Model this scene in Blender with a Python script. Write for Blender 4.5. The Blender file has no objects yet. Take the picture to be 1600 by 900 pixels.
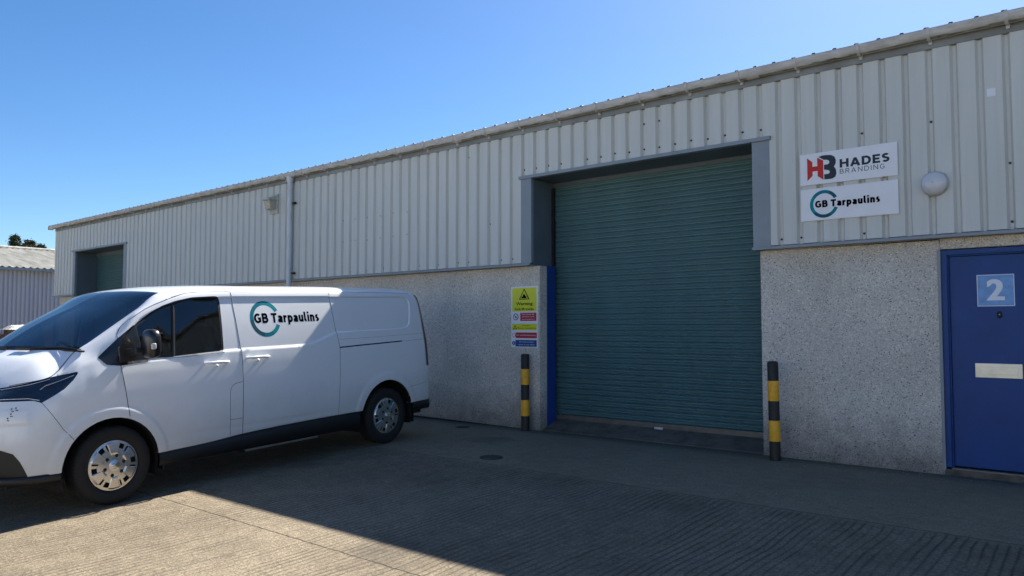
import bpy, bmesh, math, random
from math import radians as R, sin, cos, pi, atan2, hypot
from mathutils import Vector, Matrix
from mathutils.bvhtree import BVHTree
random.seed(7)
S = bpy.context.scene
COL = S.collection

# ------------------------------------------------------------------ camera
CAM = Vector((0.0, -8.447, 1.42))
yaw = R(49.97); pit = R(2.972)
fh = Vector((-cos(yaw), sin(yaw), 0)); rt = Vector((sin(yaw), cos(yaw), 0)); up = Vector((0, 0, 1))
fwd = fh*cos(pit) + up*sin(pit); cu = up*cos(pit) - fh*sin(pit)
cd = bpy.data.cameras.new('camera'); cam = bpy.data.objects.new('camera', cd); COL.objects.link(cam)
cd.sensor_width = 36; cd.lens = 27.0; cd.clip_end = 2000; cd.clip_start = 0.05
m = Matrix((rt, cu, -fwd)).transposed().to_4x4(); m.translation = CAM
cam.matrix_world = m
S.camera = cam
# ------------------------------------------------------------------ light
SUN = Vector((-0.13, 1.0, 0.97)).normalized()
elev = math.asin(SUN.z); azi = atan2(SUN.x, SUN.y)
w = bpy.data.worlds.new('World'); S.world = w; w.use_nodes = True
nt = w.node_tree; nt.nodes.clear()
o = nt.nodes.new('ShaderNodeOutputWorld'); b = nt.nodes.new('ShaderNodeBackground'); sk = nt.nodes.new('ShaderNodeTexSky')
sk.sky_type = 'NISHITA'; sk.sun_disc = False; sk.sun_elevation = elev; sk.sun_rotation = azi
sk.altitude = 0; sk.air_density = 0.8; sk.dust_density = 0.4; sk.ozone_density = 4.0
b.inputs[1].default_value = 0.0615
hs = nt.nodes.new('ShaderNodeHueSaturation'); hs.inputs['Saturation'].default_value = 1.2
nt.links.new(sk.outputs[0], hs.inputs['Color']); nt.links.new(hs.outputs[0], b.inputs[0]); nt.links.new(b.outputs[0], o.inputs[0])
sl = bpy.data.lights.new('sun', 'SUN'); sl.energy = 4.7; sl.angle = R(0.53); sl.color = (1.0, 0.94, 0.85)
so = bpy.data.objects.new('sun', sl); COL.objects.link(so); so.rotation_euler = SUN.to_track_quat('Z', 'Y').to_euler()
so.location = (0, 20, 30)
S.view_settings.view_transform = 'Standard'; S.view_settings.look = 'None'
S.view_settings.exposure = 1.46; S.view_settings.gamma = 1.0
S.view_settings.use_curve_mapping = False
S.cycles.max_bounces = 6; S.cycles.transparent_max_bounces = 8; S.cycles.use_denoising = True

# ------------------------------------------------------------------ helpers
def N(nt, t, **k):
    n = nt.nodes.new(t)
    for a, v in k.items():
        if a.startswith('i_'):
            key = a[2:]
            key = int(key) if key.isdigit() else key.replace('_', ' ')
            n.inputs[key].default_value = v
        else: setattr(n, a, v)
    return n
def new_mat(name):
    m = bpy.data.materials.new(name); m.use_nodes = True
    return m, m.node_tree, m.node_tree.nodes['Principled BSDF']
def c4(c): return (c[0], c[1], c[2], 1)
def mat(name, col, rough=0.5, metal=0.0, coat=0.0, var=0.12, scale=8.0, bump=0.0, bscale=60.0, ior=1.5, stretch=None, dirt=None, spec=0.5):
    """plain painted surface with gentle procedural variation"""
    m, nt, p = new_mat(name); L = nt.links
    p.inputs['Roughness'].default_value = rough; p.inputs['Metallic'].default_value = metal
    p.inputs['Coat Weight'].default_value = coat; p.inputs['IOR'].default_value = ior
    p.inputs['Coat Roughness'].default_value = 0.04; p.inputs['Specular IOR Level'].default_value = spec
    tc = N(nt, 'ShaderNodeTexCoord'); mp = N(nt, 'ShaderNodeMapping'); L.new(tc.outputs['Object'], mp.inputs[0])
    if stretch: mp.inputs['Scale'].default_value = stretch
    n = N(nt, 'ShaderNodeTexNoise', i_Scale=scale, i_Detail=6.0, i_Roughness=0.6); L.new(mp.outputs[0], n.inputs['Vector'])
    r = N(nt, 'ShaderNodeValToRGB'); L.new(n.outputs['Fac'], r.inputs[0])
    r.color_ramp.elements[0].position = 0.3; r.color_ramp.elements[1].position = 0.7
    d = dirt if dirt else [x*(1-var) for x in col]
    r.color_ramp.elements[0].color = c4(d); r.color_ramp.elements[1].color = c4([min(1, x*(1+var*0.4)) for x in col])
    L.new(r.outputs[0], p.inputs['Base Color'])
    if bump:
        n2 = N(nt, 'ShaderNodeTexNoise', i_Scale=bscale, i_Detail=4.0); L.new(mp.outputs[0], n2.inputs['Vector'])
        bm_ = N(nt, 'ShaderNodeBump', i_Strength=bump, i_Distance=0.01); L.new(n2.outputs['Fac'], bm_.inputs['Height'])
        L.new(bm_.outputs[0], p.inputs['Normal'])
    return m

class MB:
    def __init__(s): s.v = []; s.f = []; s.m = []; s.sm = []
    def add(s, vs, fs, mi=0, smooth=False):
        o = len(s.v); s.v += [tuple(v) for v in vs]
        for f in fs: s.f.append(tuple(o+i for i in f)); s.m.append(mi); s.sm.append(smooth)
        return s
    def box(s, x0, x1, y0, y1, z0, z1, mi=0):
        vs = [(x, y, z) for x in (x0, x1) for y in (y0, y1) for z in (z0, z1)]
        return s.add(vs, [(0,1,3,2),(4,6,7,5),(0,4,5,1),(2,3,7,6),(0,2,6,4),(1,5,7,3)], mi)
    def tube(s, pts, r, n=8, mi=0, caps=True, smooth=True):
        pts = [Vector(p) for p in pts]; rs = r if isinstance(r, (list, tuple)) else [r]*len(pts)
        vs = []; ref = None
        for i, p in enumerate(pts):
            t = (pts[min(i+1, len(pts)-1)]-pts[max(i-1, 0)]).normalized()
            if ref is None: ref = Vector((0,0,1)) if abs(t.z) < 0.9 else Vector((1,0,0))
            a = t.cross(ref).normalized(); b_ = a.cross(t).normalized(); ref = b_
            for k in range(n):
                th = 2*pi*k/n; vs.append(p + a*(cos(th)*rs[i]) + b_*(sin(th)*rs[i]))
        fs = [(i*n+k, i*n+(k+1)%n, (i+1)*n+(k+1)%n, (i+1)*n+k) for i in range(len(pts)-1) for k in range(n)]
        s.add(vs, fs, mi, smooth)
        if caps:
            s.add(vs[:n], [tuple(range(n))[::-1]], mi); s.add(vs[-n:], [tuple(range(n))], mi)
        return s
    def lathe(s, prof, n=48, axis='Z', c=(0,0,0), mi=0, smooth=True, close=False):
        vs = []
        for (r, h) in prof:
            for k in range(n):
                a = 2*pi*k/n; u, v_ = r*cos(a), r*sin(a)
                p = {'Z': (u, v_, h), 'Y': (u, h, v_), 'X': (h, u, v_)}[axis]
                vs.append((p[0]+c[0], p[1]+c[1], p[2]+c[2]))
        m_ = len(prof); fs = []
        for i in range(m_-1 if not close else m_):
            j = (i+1) % m_
            for k in range(n): fs.append((i*n+k, i*n+(k+1)%n, j*n+(k+1)%n, j*n+k))
        return s.add(vs, fs, mi, smooth)
    def poly(s, pts, mi=0):
        return s.add(pts, [tuple(range(len(pts)))], mi)
    def build(s, name, mats, parent=None, bevel=0.0, recalc=True, loc=None):
        me = bpy.data.meshes.new(name); me.from_pydata(s.v, [], s.f)
        if not isinstance(mats, (list, tuple)): mats = [mats]
        for m_ in mats: me.materials.append(m_)
        me.polygons.foreach_set('material_index', s.m); me.polygons.foreach_set('use_smooth', s.sm)
        if recalc or bevel:
            bm = bmesh.new(); bm.from_mesh(me)
            if bevel:
                bmesh.ops.remove_doubles(bm, verts=bm.verts, dist=1e-5)
            if recalc: bmesh.ops.recalc_face_normals(bm, faces=bm.faces)
            if bevel:
                es = [e for e in bm.edges if len(e.link_faces) == 2 and e.calc_face_angle(0) > 0.5]
                bmesh.ops.bevel(bm, geom=es, offset=bevel, segments=2, affect='EDGES', profile=0.6)
            bm.to_mesh(me); bm.free()
        o = bpy.data.objects.new(name, me); COL.objects.link(o)
        if parent: o.parent = parent
        if loc: o.location = loc
        return o
def empty(name, loc=(0,0,0), label=None, cat=None, group=None, kind=None, parent=None):
    o = bpy.data.objects.new(name, None); COL.objects.link(o); o.location = loc; o.empty_display_size = 0.2
    if parent: o.parent = parent
    return tag(o, label, cat, group, kind)
def tag(o, label=None, cat=None, group=None, kind=None):
    if label: o['label'] = label
    if cat: o['category'] = cat
    if group: o['group'] = group
    if kind: o['kind'] = kind
    return o
def text2d(body, bold=0.0, spacing=1.0):
    cu_ = bpy.data.curves.new('lettering', 'FONT'); cu_.body = body; cu_.size = 1; cu_.offset = bold; cu_.space_character = spacing
    cu_.resolution_u = 4
    ob = bpy.data.objects.new('lettering', cu_); COL.objects.link(ob)
    bpy.context.view_layer.update()
    me = bpy.data.meshes.new_from_object(ob.evaluated_get(bpy.context.evaluated_depsgraph_get()))
    vs = [v.co.to_2d() for v in me.vertices]; fs = [tuple(p.vertices) for p in me.polygons]
    bpy.data.objects.remove(ob); bpy.data.curves.remove(cu_); bpy.data.meshes.remove(me)
    x0 = min(v.x for v in vs); x1 = max(v.x for v in vs); y0 = min(v.y for v in vs); y1 = max(v.y for v in vs)
    return [((v.x-x0)/(x1-x0), (v.y-y0)/(y1-y0)) for v in vs], fs, (x1-x0)/(y1-y0)
def text_on(mb, body, fn, u0, u1, v0, v1, mi=0, bold=0.0, spacing=1.0, lift=-0.0004):
    """lettering fitted in the rectangle; fn maps (u,v) to a 3D point"""
    vs, fs, asp = text2d(body, min(bold, .022), spacing)
    k = max(0.0, bold-.022)/asp*0.9
    for i, d in enumerate((0,) if k == 0 else (-k, 0, k)):
        P_ = [fn(u0+(u1-u0)*(k+(1-2*k)*a+d), v0+(v1-v0)*b_) for a, b_ in vs]
        mb.add([(p[0], p[1]+lift*i, p[2]) for p in P_], fs, mi)

# bold sans lettering from stroke centre lines: cap height 1, x-height 0.72
def arc(cx, cy, rx, ry, a0, a1, n=12):
    return [(cx+rx*cos(R(a0+(a1-a0)*i/n)), cy+ry*sin(R(a0+(a1-a0)*i/n))) for i in range(n+1)]
def glyph(ch, w):
    h = w/2; t = 1-h; x_ = .74-h
    if ch == 'G': return .80, [arc(.43, .5, .43-h, .5-h, 48, 312, 22)+[(.80-h, .22), (.80-h, .47), (.46, .47)]]
    if ch == 'B': return .70, [[(h, 0), (h, 1)], [(h, t), (.40, t)]+arc(.40, .76-h/2, .27-h, .24-h/2, 90, -90, 10)+[(h, .52)], [(h, .52), (.43, .52)]+arc(.43, .26+h/2, .29-h, .26-h/2, 90, -90, 10)+[(h, h)]]
    if ch == 'T': return .68, [[(0, t), (.68, t)], [(.34, t), (.34, 0)]]
    if ch == 'H': return .80, [[(h, 0), (h, 1)], [(.80-h, 0), (.80-h, 1)], [(h, .5), (.80-h, .5)]]
    if ch == 'A': return .88, [[(h*.9, 0), (.44, 1.0-h*.3)], [(.88-h*.9, 0), (.44, 1.0-h*.3)], [(.22, .28), (.66, .28)]]
    if ch == 'D': return .80, [[(h, 0), (h, 1)], [(h, t), (.38, t)]+arc(.38, .5, .42-h, .5-h, 90, -90, 16)+[(h, h)]]
    if ch == 'E': return .64, [[(h, 0), (h, 1)], [(h, t), (.64, t)], [(h, .5), (.58, .5)], [(h, h), (.64, h)]]
    if ch == 'S': return .66, [arc(.34, .75-h/2, .32-h, .25-h/2, 35, 200, 12)+[(.20, .58), (.34, .51), (.50, .44)]+arc(.33, .25+h/2, .33-h, .25-h/2, 20, -150, 12)]
    if ch == 'R': return .72, [[(h, 0), (h, 1)], [(h, t), (.40, t)]+arc(.40, .72, .30-h, .28-h, 90, -90, 12)+[(h, .44+h)], [(.40, .44+h), (.72-h, 0)]]
    if ch == 'N': return .80, [[(h, 0), (h, 1)], [(h, 1-h*.4), (.80-h, h*.4)], [(.80-h, 0), (.80-h, 1)]]
    if ch == 'I': return w, [[(h, 0), (h, 1)]]
    if ch == 'a': return .56, [[(.06, .60)]+arc(.28, .50, .28-h, .74-.50-h, 115, 0, 9)+[(.56-h, 0)], [(.56-h, .42), (.28, .42)]+arc(.26, .21+h*.1, .26-h, .21-h*.9, 90, 270, 12)+[(.40, h), (.56-h, .18)]]
    if ch == 'r': return .42, [[(h, 0), (h, .74)], [(h, .42)]+arc(.40, .40, .40-h, x_-.40, 160, 88, 6)]
    if ch == 'p': return .60, [[(h, -.26), (h, .74)], arc(.31, .36, .29-h+.02, .38-h, 165, -165, 20)]
    if ch == 'u': return .58, [[(h, .74), (h, .30)]+arc(.27, .28, .27-h, .28-h, 180, 320, 8)+[(.58-h, .22)], [(.58-h, 0), (.58-h, .74)]]
    if ch == 'n': return .58, [[(h, 0), (h, .74)], [(h, .46)]+arc(.31, .46, .27-h, .28-h, 150, 0, 9)+[(.58-h, 0)]]
    if ch == 'l': return .32, [[(h, 1.06), (h, .24)]+arc(.28, .24, .28-h, .24-h, 180, 275, 6)]
    if ch == 'i': return w, [[(h, 0), (h, .74)], [(h, .86), (h, 1.06)]]
    if ch == 's': return .48, [arc(.25, .56-h*.1, .23-h, .18-h*.8, 40, 190, 10)+[(.17, .41), (.31, .34)]+arc(.24, .20+h*.1, .24-h, .20-h*.9, 30, -150, 10)]
    return .3, []
def ribbon(pts, w):
    n = len(pts); out = []
    for i, p in enumerate(pts):
        p = Vector(p); a = (p-Vector(pts[i-1])).normalized() if i else None; b_ = (Vector(pts[i+1])-p).normalized() if i < n-1 else None
        a = a or b_; b_ = b_ or a
        na = Vector((-a.y, a.x)); nb_ = Vector((-b_.y, b_.x)); m_ = (na+nb_)
        m_ = m_.normalized() if m_.length > .2 else na
        k = min(1.35, 1/max(.5, m_.dot(na)))
        out.append((p+m_*w/2*k, p-m_*w/2*k))
    return out
def stroke_text(mb, body, fn, u0, u1, v0, v1, mi=0, w=.2, gap=.11, lift=(0, -.0003, 0)):
    """v0 = baseline, v1 = cap line"""
    x = 0; gl = []
    for ch in body:
        if ch == ' ': x += .28; continue
        ad, st = glyph(ch, w); gl.append((x, st)); x += ad+gap
    tot = x-gap; k = 0
    for gx, st in gl:
        for i, s_ in enumerate(st):
            rb = ribbon(s_, w)
            P_ = []
            for a, b_ in rb:
                for q_ in (a, b_):
                    p = fn(u0+(u1-u0)*(gx+q_.x)/tot, v0+(v1-v0)*q_.y); P_.append((p[0]+lift[0]*i, p[1]+lift[1]*i, p[2]+lift[2]*i))
            mb.add(P_, [(2*j, 2*j+1, 2*j+3, 2*j+2) for j in range(len(rb)-1)], mi)

# ------------------------------------------------------------------ materials
def concrete():
    m, nt, p = new_mat('yard_concrete'); L = nt.links
    tc = N(nt, 'ShaderNodeTexCoord'); co = tc.outputs['Object']
    sx = N(nt, 'ShaderNodeSeparateXYZ'); L.new(co, sx.inputs[0])
    def math_(op, a, b_=None, c=None):
        n = N(nt, 'ShaderNodeMath', operation=op)
        for i, v in enumerate((a, b_, c)):
            if v is None: continue
            if isinstance(v, (int, float)): n.inputs[i].default_value = v
            else: L.new(v, n.inputs[i])
        return n.outputs[0]
    def noise(scale, det=5, rough=0.6, vec=co, dist=0.0):
        n = N(nt, 'ShaderNodeTexNoise', i_Scale=scale, i_Detail=float(det), i_Roughness=rough, i_Distortion=dist); L.new(vec, n.inputs['Vector']); return n.outputs['Fac']
    # drag-brushed grooves running out from the building, wavering a little
    mp = N(nt, 'ShaderNodeMapping'); L.new(co, mp.inputs[0]); mp.inputs['Scale'].default_value = (1.0, 0.28, 1.0)
    wob = noise(0.7, 2, 0.5)
    wob2 = noise(6.0, 3, 0.6, mp.outputs[0])
    xx = math_('ADD', math_('ADD', sx.outputs[0], math_('MULTIPLY', wob, 0.2)), math_('MULTIPLY', wob2, 0.03))
    g = math_('SINE', math_('MULTIPLY', xx, 2*pi/0.062))
    g = math_('MULTIPLY', math_('ADD', g, 1.0), 0.5)
    g = math_('POWER', g, 0.6)
    irr = noise(3.5, 6, 0.75, mp.outputs[0])
    fine = noise(55, 4, 0.65); grit = noise(230, 2, 0.6); big = noise(0.55, 6, 0.6); med = noise(7, 6, 0.7)
    amp = N(nt, 'ShaderNodeMapRange', i_1=0.38, i_2=0.60, i_3=0.12, i_4=1.0); L.new(irr, amp.inputs[0])
    # smooth apron near the wall
    ed = math_('ADD', sx.outputs[1], math_('MULTIPLY', noise(1.5, 3), 0.12))
    ap = N(nt, 'ShaderNodeMapRange', i_1=-2.24, i_2=-2.34, i_3=0.06, i_4=1.0); L.new(ed, ap.inputs[0])
    gam = math_('MULTIPLY', amp.outputs[0], ap.outputs[0])
    gh = math_('MULTIPLY', g, gam)
    # joints
    jn = math_('MULTIPLY', math_('SUBTRACT', noise(9, 4, 0.7), 0.5), 0.05)
    def joint(y, wd, ns=1.0):
        d = math_('ABSOLUTE', math_('ADD', math_('SUBTRACT', sx.outputs[1], y), math_('MULTIPLY', jn, ns)))
        r = N(nt, 'ShaderNodeMapRange', i_1=wd*0.4, i_2=wd, i_3=1.0, i_4=0.0); L.new(d, r.inputs[0]); return r.outputs[0]
    j = math_('MAXIMUM', math_('MULTIPLY', joint(-5.10, 0.009, 0.8), 0.75), math_('MULTIPLY', joint(-2.32, 0.012, 1.6), 0.6))
    j = math_('MAXIMUM', j, joint(-11.0, 0.014))
    rc = N(nt, 'ShaderNodeValToRGB'); L.new(math_('ADD', math_('MULTIPLY', med, 0.5), math_('MULTIPLY', big, 0.5)), rc.inputs[0])
    e = rc.color_ramp.elements; e[0].position = 0.36; e[0].color = (0.150, 0.122, 0.084, 1); e[1].position = 0.64; e[1].color = (0.268, 0.222, 0.156, 1)
    # grit specks
    sp = N(nt, 'ShaderNodeMapRange', i_1=0.35, i_2=0.65, i_3=0.36, i_4=1.66); L.new(math_('ADD', math_('MULTIPLY', fine, 0.5), math_('MULTIPLY', grit, 0.5)), sp.inputs[0])
    mul = N(nt, 'ShaderNodeMix', data_type='RGBA', blend_type='MULTIPLY'); mul.inputs[0].default_value = 1.0
    L.new(rc.outputs[0], mul.inputs[6]); L.new(sp.outputs[0], mul.inputs[7])
    # dirt lying in the grooves
    gd = N(nt, 'ShaderNodeMapRange', i_1=0.0, i_2=0.6, i_3=0.85, i_4=0.0); L.new(g, gd.inputs[0])
    dg = N(nt, 'ShaderNodeMix', data_type='RGBA', blend_type='MIX'); L.new(math_('MULTIPLY', gd.outputs[0], gam), dg.inputs[0])
    L.new(mul.outputs[2], dg.inputs[6]); dg.inputs[7].default_value = (0.062, 0.052, 0.040, 1)
    # apron mixed paler and warmer in patches, lens-flare warmth put into the colour
    st = noise(1.3, 6, 0.7)
    apd = N(nt, 'ShaderNodeMapRange', i_1=-2.24, i_2=-2.36, i_3=0.32, i_4=0.0); L.new(ed, apd.inputs[0])
    da = N(nt, 'ShaderNodeMix', data_type='RGBA', blend_type='MIX'); L.new(math_('MULTIPLY', apd.outputs[0], math_('ADD', st, 0.2)), da.inputs[0])
    L.new(dg.outputs[2], da.inputs[6]); da.inputs[7].default_value = (0.36, 0.295, 0.20, 1)
    # joint colour
    dj = N(nt, 'ShaderNodeMix', data_type='RGBA', blend_type='MIX'); L.new(j, dj.inputs[0]); L.new(da.outputs[2], dj.inputs[6]); dj.inputs[7].default_value = (0.05, 0.042, 0.034, 1)
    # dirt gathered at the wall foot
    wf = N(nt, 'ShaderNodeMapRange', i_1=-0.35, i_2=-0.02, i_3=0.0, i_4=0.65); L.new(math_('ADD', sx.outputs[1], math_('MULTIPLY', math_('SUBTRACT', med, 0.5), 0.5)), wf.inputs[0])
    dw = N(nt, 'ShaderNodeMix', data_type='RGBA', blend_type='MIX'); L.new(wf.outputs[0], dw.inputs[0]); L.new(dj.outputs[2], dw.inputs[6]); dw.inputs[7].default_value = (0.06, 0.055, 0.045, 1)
    vs_ = N(nt, 'ShaderNodeTexVoronoi', i_Scale=0.55); vs_.inputs['Randomness'].default_value = 1.0
    wp = N(nt, 'ShaderNodeMapping'); L.new(co, wp.inputs[0]); wp.inputs['Location'].default_value = (3.3, 1.2, 0)
    nd = N(nt, 'ShaderNodeTexNoise', i_Scale=5.0, i_Detail=6.0); L.new(co, nd.inputs['Vector'])
    L.new(wp.outputs[0], vs_.inputs['Vector'])
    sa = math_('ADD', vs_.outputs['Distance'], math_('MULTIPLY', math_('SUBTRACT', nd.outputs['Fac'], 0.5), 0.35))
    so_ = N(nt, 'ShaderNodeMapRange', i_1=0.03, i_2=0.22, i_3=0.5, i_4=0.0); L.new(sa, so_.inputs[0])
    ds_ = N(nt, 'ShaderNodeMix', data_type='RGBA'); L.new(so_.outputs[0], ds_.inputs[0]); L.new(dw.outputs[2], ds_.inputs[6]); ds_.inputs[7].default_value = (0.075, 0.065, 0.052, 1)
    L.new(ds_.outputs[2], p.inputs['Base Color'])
    p.inputs['Roughness'].default_value = 0.9; p.inputs['Specular IOR Level'].default_value = 0.25
    h = math_('ADD', math_('MULTIPLY', gh, 0.012), math_('MULTIPLY', fine, 0.010))
    h = math_('ADD', h, math_('MULTIPLY', grit, 0.002)); h = math_('SUBTRACT', h, math_('MULTIPLY', j, 0.012))
    h = math_('ADD', h, math_('MULTIPLY', med, 0.004))
    bp = N(nt, 'ShaderNodeBump', i_Strength=0.9, i_Distance=1.0); L.new(h, bp.inputs['Height']); L.new(bp.outputs[0], p.inputs['Normal'])
    return m
def roughcast():
    m, nt, p = new_mat('roughcast_render'); L = nt.links
    tc = N(nt, 'ShaderNodeTexCoord'); co = tc.outputs['Object']
    vo = N(nt, 'ShaderNodeTexVoronoi', i_Scale=105.0); L.new(co, vo.inputs['Vector'])
    sp = N(nt, 'ShaderNodeSeparateColor'); L.new(vo.outputs['Color'], sp.inputs[0])
    rc = N(nt, 'ShaderNodeValToRGB'); L.new(sp.outputs[0], rc.inputs[0]); cr = rc.color_ramp
    cr.elements[0].position = 0; cr.elements[0].color = (0.14, 0.12, 0.10, 1); cr.elements[1].position = 1; cr.elements[1].color = (0.85, 0.79, 0.70, 1)
    for pos, c in ((0.022, (0.2, 0.18, 0.16)), (0.045, (0.47, 0.445, 0.405)), (0.3, (0.52, 0.495, 0.45)), (0.6, (0.61, 0.58, 0.53)), (0.88, (0.68, 0.65, 0.59))):
        e = cr.elements.new(pos); e.color = c4(c)
    n = N(nt, 'ShaderNodeTexNoise', i_Scale=1.6, i_Detail=6.0, i_Roughness=0.65); L.new(co, n.inputs['Vector'])
    mr = N(nt, 'ShaderNodeMapRange', i_1=0.3, i_2=0.7, i_3=0.84, i_4=1.08); L.new(n.outputs['Fac'], mr.inputs[0])
    sx = N(nt, 'ShaderNodeSeparateXYZ'); L.new(co, sx.inputs[0])
    # splash dirt along the foot, brown wash under the flashing
    zz = N(nt, 'ShaderNodeMath', operation='ADD'); L.new(sx.outputs[2], zz.inputs[0])
    n3 = N(nt, 'ShaderNodeTexNoise', i_Scale=5.0, i_Detail=5.0); L.new(co, n3.inputs['Vector'])
    m3 = N(nt, 'ShaderNodeMath', operation='MULTIPLY'); m3.inputs[1].default_value = -0.5; L.new(n3.outputs['Fac'], m3.inputs[0]); L.new(m3.outputs[0], zz.inputs[1])
    lo = N(nt, 'ShaderNodeMapRange', i_1=-0.25, i_2=0.35, i_3=0.38, i_4=1.0); L.new(zz.outputs[0], lo.inputs[0])
    mm = N(nt, 'ShaderNodeMath', operation='MULTIPLY'); L.new(mr.outputs[0], mm.inputs[0]); L.new(lo.outputs[0], mm.inputs[1])
    mx = N(nt, 'ShaderNodeMix', data_type='RGBA', blend_type='MULTIPLY'); mx.inputs[0].default_value = 1
    L.new(rc.outputs[0], mx.inputs[6]); L.new(mm.outputs[0], mx.inputs[7])
    tp = N(nt, 'ShaderNodeMapRange', i_1=1.75, i_2=2.2, i_3=0.0, i_4=0.55); L.new(zz.outputs[0], tp.inputs[0])
    # the upper band is washed a warmer tan
    mt = N(nt, 'ShaderNodeMix', data_type='RGBA', blend_type='MULTIPLY'); L.new(tp.outputs[0], mt.inputs[0]); L.new(mx.outputs[2], mt.inputs[6]); mt.inputs[7].default_value = (0.95, 0.80, 0.62, 1)
    L.new(mt.outputs[2], p.inputs['Base Color']); p.inputs['Roughness'].default_value = 0.95; p.inputs['Specular IOR Level'].default_value = 0.2
    v2 = N(nt, 'ShaderNodeTexVoronoi', i_Scale=105.0); L.new(co, v2.inputs['Vector'])
    n2 = N(nt, 'ShaderNodeTexNoise', i_Scale=140.0, i_Detail=3.0); L.new(co, n2.inputs['Vector'])
    ad = N(nt, 'ShaderNodeMath', operation='SUBTRACT'); L.new(n2.outputs['Fac'], ad.inputs[0]); L.new(v2.outputs['Distance'], ad.inputs[1])
    bp = N(nt, 'ShaderNodeBump', i_Strength=0.6, i_Distance=0.005); L.new(ad.outputs[0], bp.inputs['Height']); L.new(bp.outputs[0], p.inputs['Normal'])
    return m
M = {}
M['concrete'] = concrete(); M['harl'] = roughcast()
M['clad'] = mat('goosewing_cladding', (0.60, 0.61, 0.575), 0.5, var=0.09, scale=1.6, stretch=(7, 7, 0.35), bump=0.05, bscale=25)
M['farclad'] = mat('pale_blue_grey_cladding', (0.45, 0.46, 0.51), 0.6, var=0.10, scale=1.0, stretch=(2, 2, 0.3))
M['trim'] = mat('slate_grey_flashing', (0.235, 0.275, 0.31), 0.45, var=0.12, scale=3)
M['fascia'] = mat('grimy_slate_fascia', (0.27, 0.30, 0.32), 0.6, var=0.3, scale=4, dirt=(0.18, 0.19, 0.19), stretch=(.5, 1, 1))
M['reveal'] = mat('dark_slate_reveal', (0.10, 0.135, 0.16), 0.5, var=0.15, scale=3)
M['gutter'] = mat('weathered_gutter_plastic', (0.60, 0.59, 0.57), 0.5, var=0.1, scale=5, dirt=(0.38, 0.36, 0.33), stretch=(1, 1, 3))
M['gutdirt'] = mat('mossy_gutter_underside', (0.26, 0.25, 0.20), 0.9, var=0.5, scale=9, dirt=(0.06, 0.065, 0.03))
M['pipe'] = mat('grey_downpipe_plastic', (0.62, 0.64, 0.67), 0.4, var=0.12, scale=4)
M['shutter'] = mat('green_shutter_paint', (0.068, 0.150, 0.158), 0.45, var=0.16, scale=1.3, stretch=(1.5, 1, 0.4))
M['black'] = mat('black_plastic', (0.012, 0.012, 0.013), 0.5, var=0.2)
M['dark'] = mat('dark_gap_and_shade', (0.006, 0.006, 0.007), 0.8, var=0.1)
M['blue'] = mat('blue_door_paint', (0.001, 0.050, 0.22), 0.42, var=0.16, scale=3, bump=0.03, bscale=6, spec=0.3)
M['bluesteel'] = mat('blue_steel_column_paint', (0.008, 0.05, 0.26), 0.45, var=0.25, scale=4)
M['screw'] = mat('rusty_screw_head', (0.07, 0.06, 0.055), 0.7, var=0.4, scale=40)
M['white'] = mat('white_sign_face', (0.78, 0.79, 0.82), 0.35, var=0.03)
M['ink'] = mat('black_lettering', (0.006, 0.006, 0.009), 0.7, var=0.05, spec=0.0)
M['slateink'] = mat('charcoal_lettering', (0.03, 0.04, 0.055), 0.4, spec=0.2, var=0.05)
M['red'] = mat('red_monogram', (0.55, 0.035, 0.03), 0.4, spec=0.2, var=0.05)
M['signred'] = mat('red_sign_band', (0.46, 0.025, 0.04), 0.4, var=0.05)
M['signblue'] = mat('blue_sign_band', (0.01, 0.07, 0.26), 0.4, var=0.05)
M['signyel'] = mat('yellow_sign_panel', (0.66, 0.68, 0.02), 0.4, var=0.06)
M['teal1'] = mat('dark_teal_ring', (0.012, 0.10, 0.135), 0.5, spec=0.1, var=0.05)
M['teal2'] = mat('teal_ring', (0.003, 0.27, 0.30), 0.5, spec=0.1, var=0.05)
M['teal3'] = mat('mid_teal_ring', (0.004, 0.19, 0.24), 0.5, spec=0.1, var=0.05)
M['vanwhite'] = mat('white_van_paint', (0.82, 0.84, 0.86), 0.28, coat=0.7, var=0.025, scale=2)
def grime(m_):
    nt = m_.node_tree; L = nt.links; p = nt.nodes['Principled BSDF']; src = p.inputs['Base Color'].links[0].from_socket
    tc = N(nt, 'ShaderNodeTexCoord'); sx = N(nt, 'ShaderNodeSeparateXYZ'); L.new(tc.outputs['Object'], sx.inputs[0])
    n = N(nt, 'ShaderNodeTexNoise', i_Scale=3.0, i_Detail=8.0, i_Roughness=0.7); L.new(tc.outputs['Object'], n.inputs['Vector'])
    a = N(nt, 'ShaderNodeMath', operation='MULTIPLY_ADD'); L.new(n.outputs['Fac'], a.inputs[0]); a.inputs[1].default_value = -0.5; L.new(sx.outputs[2], a.inputs[2])
    r_ = N(nt, 'ShaderNodeMapRange', i_1=0.12, i_2=0.62, i_3=0.42, i_4=0.0); L.new(a.outputs[0], r_.inputs[0])
    mx = N(nt, 'ShaderNodeMix', data_type='RGBA'); L.new(r_.outputs[0], mx.inputs[0]); L.new(src, mx.inputs[6]); mx.inputs[7].default_value = (0.36, 0.33, 0.28, 1)
    L.new(mx.outputs[2], p.inputs['Base Color'])
grime(M['vanwhite'])
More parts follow.
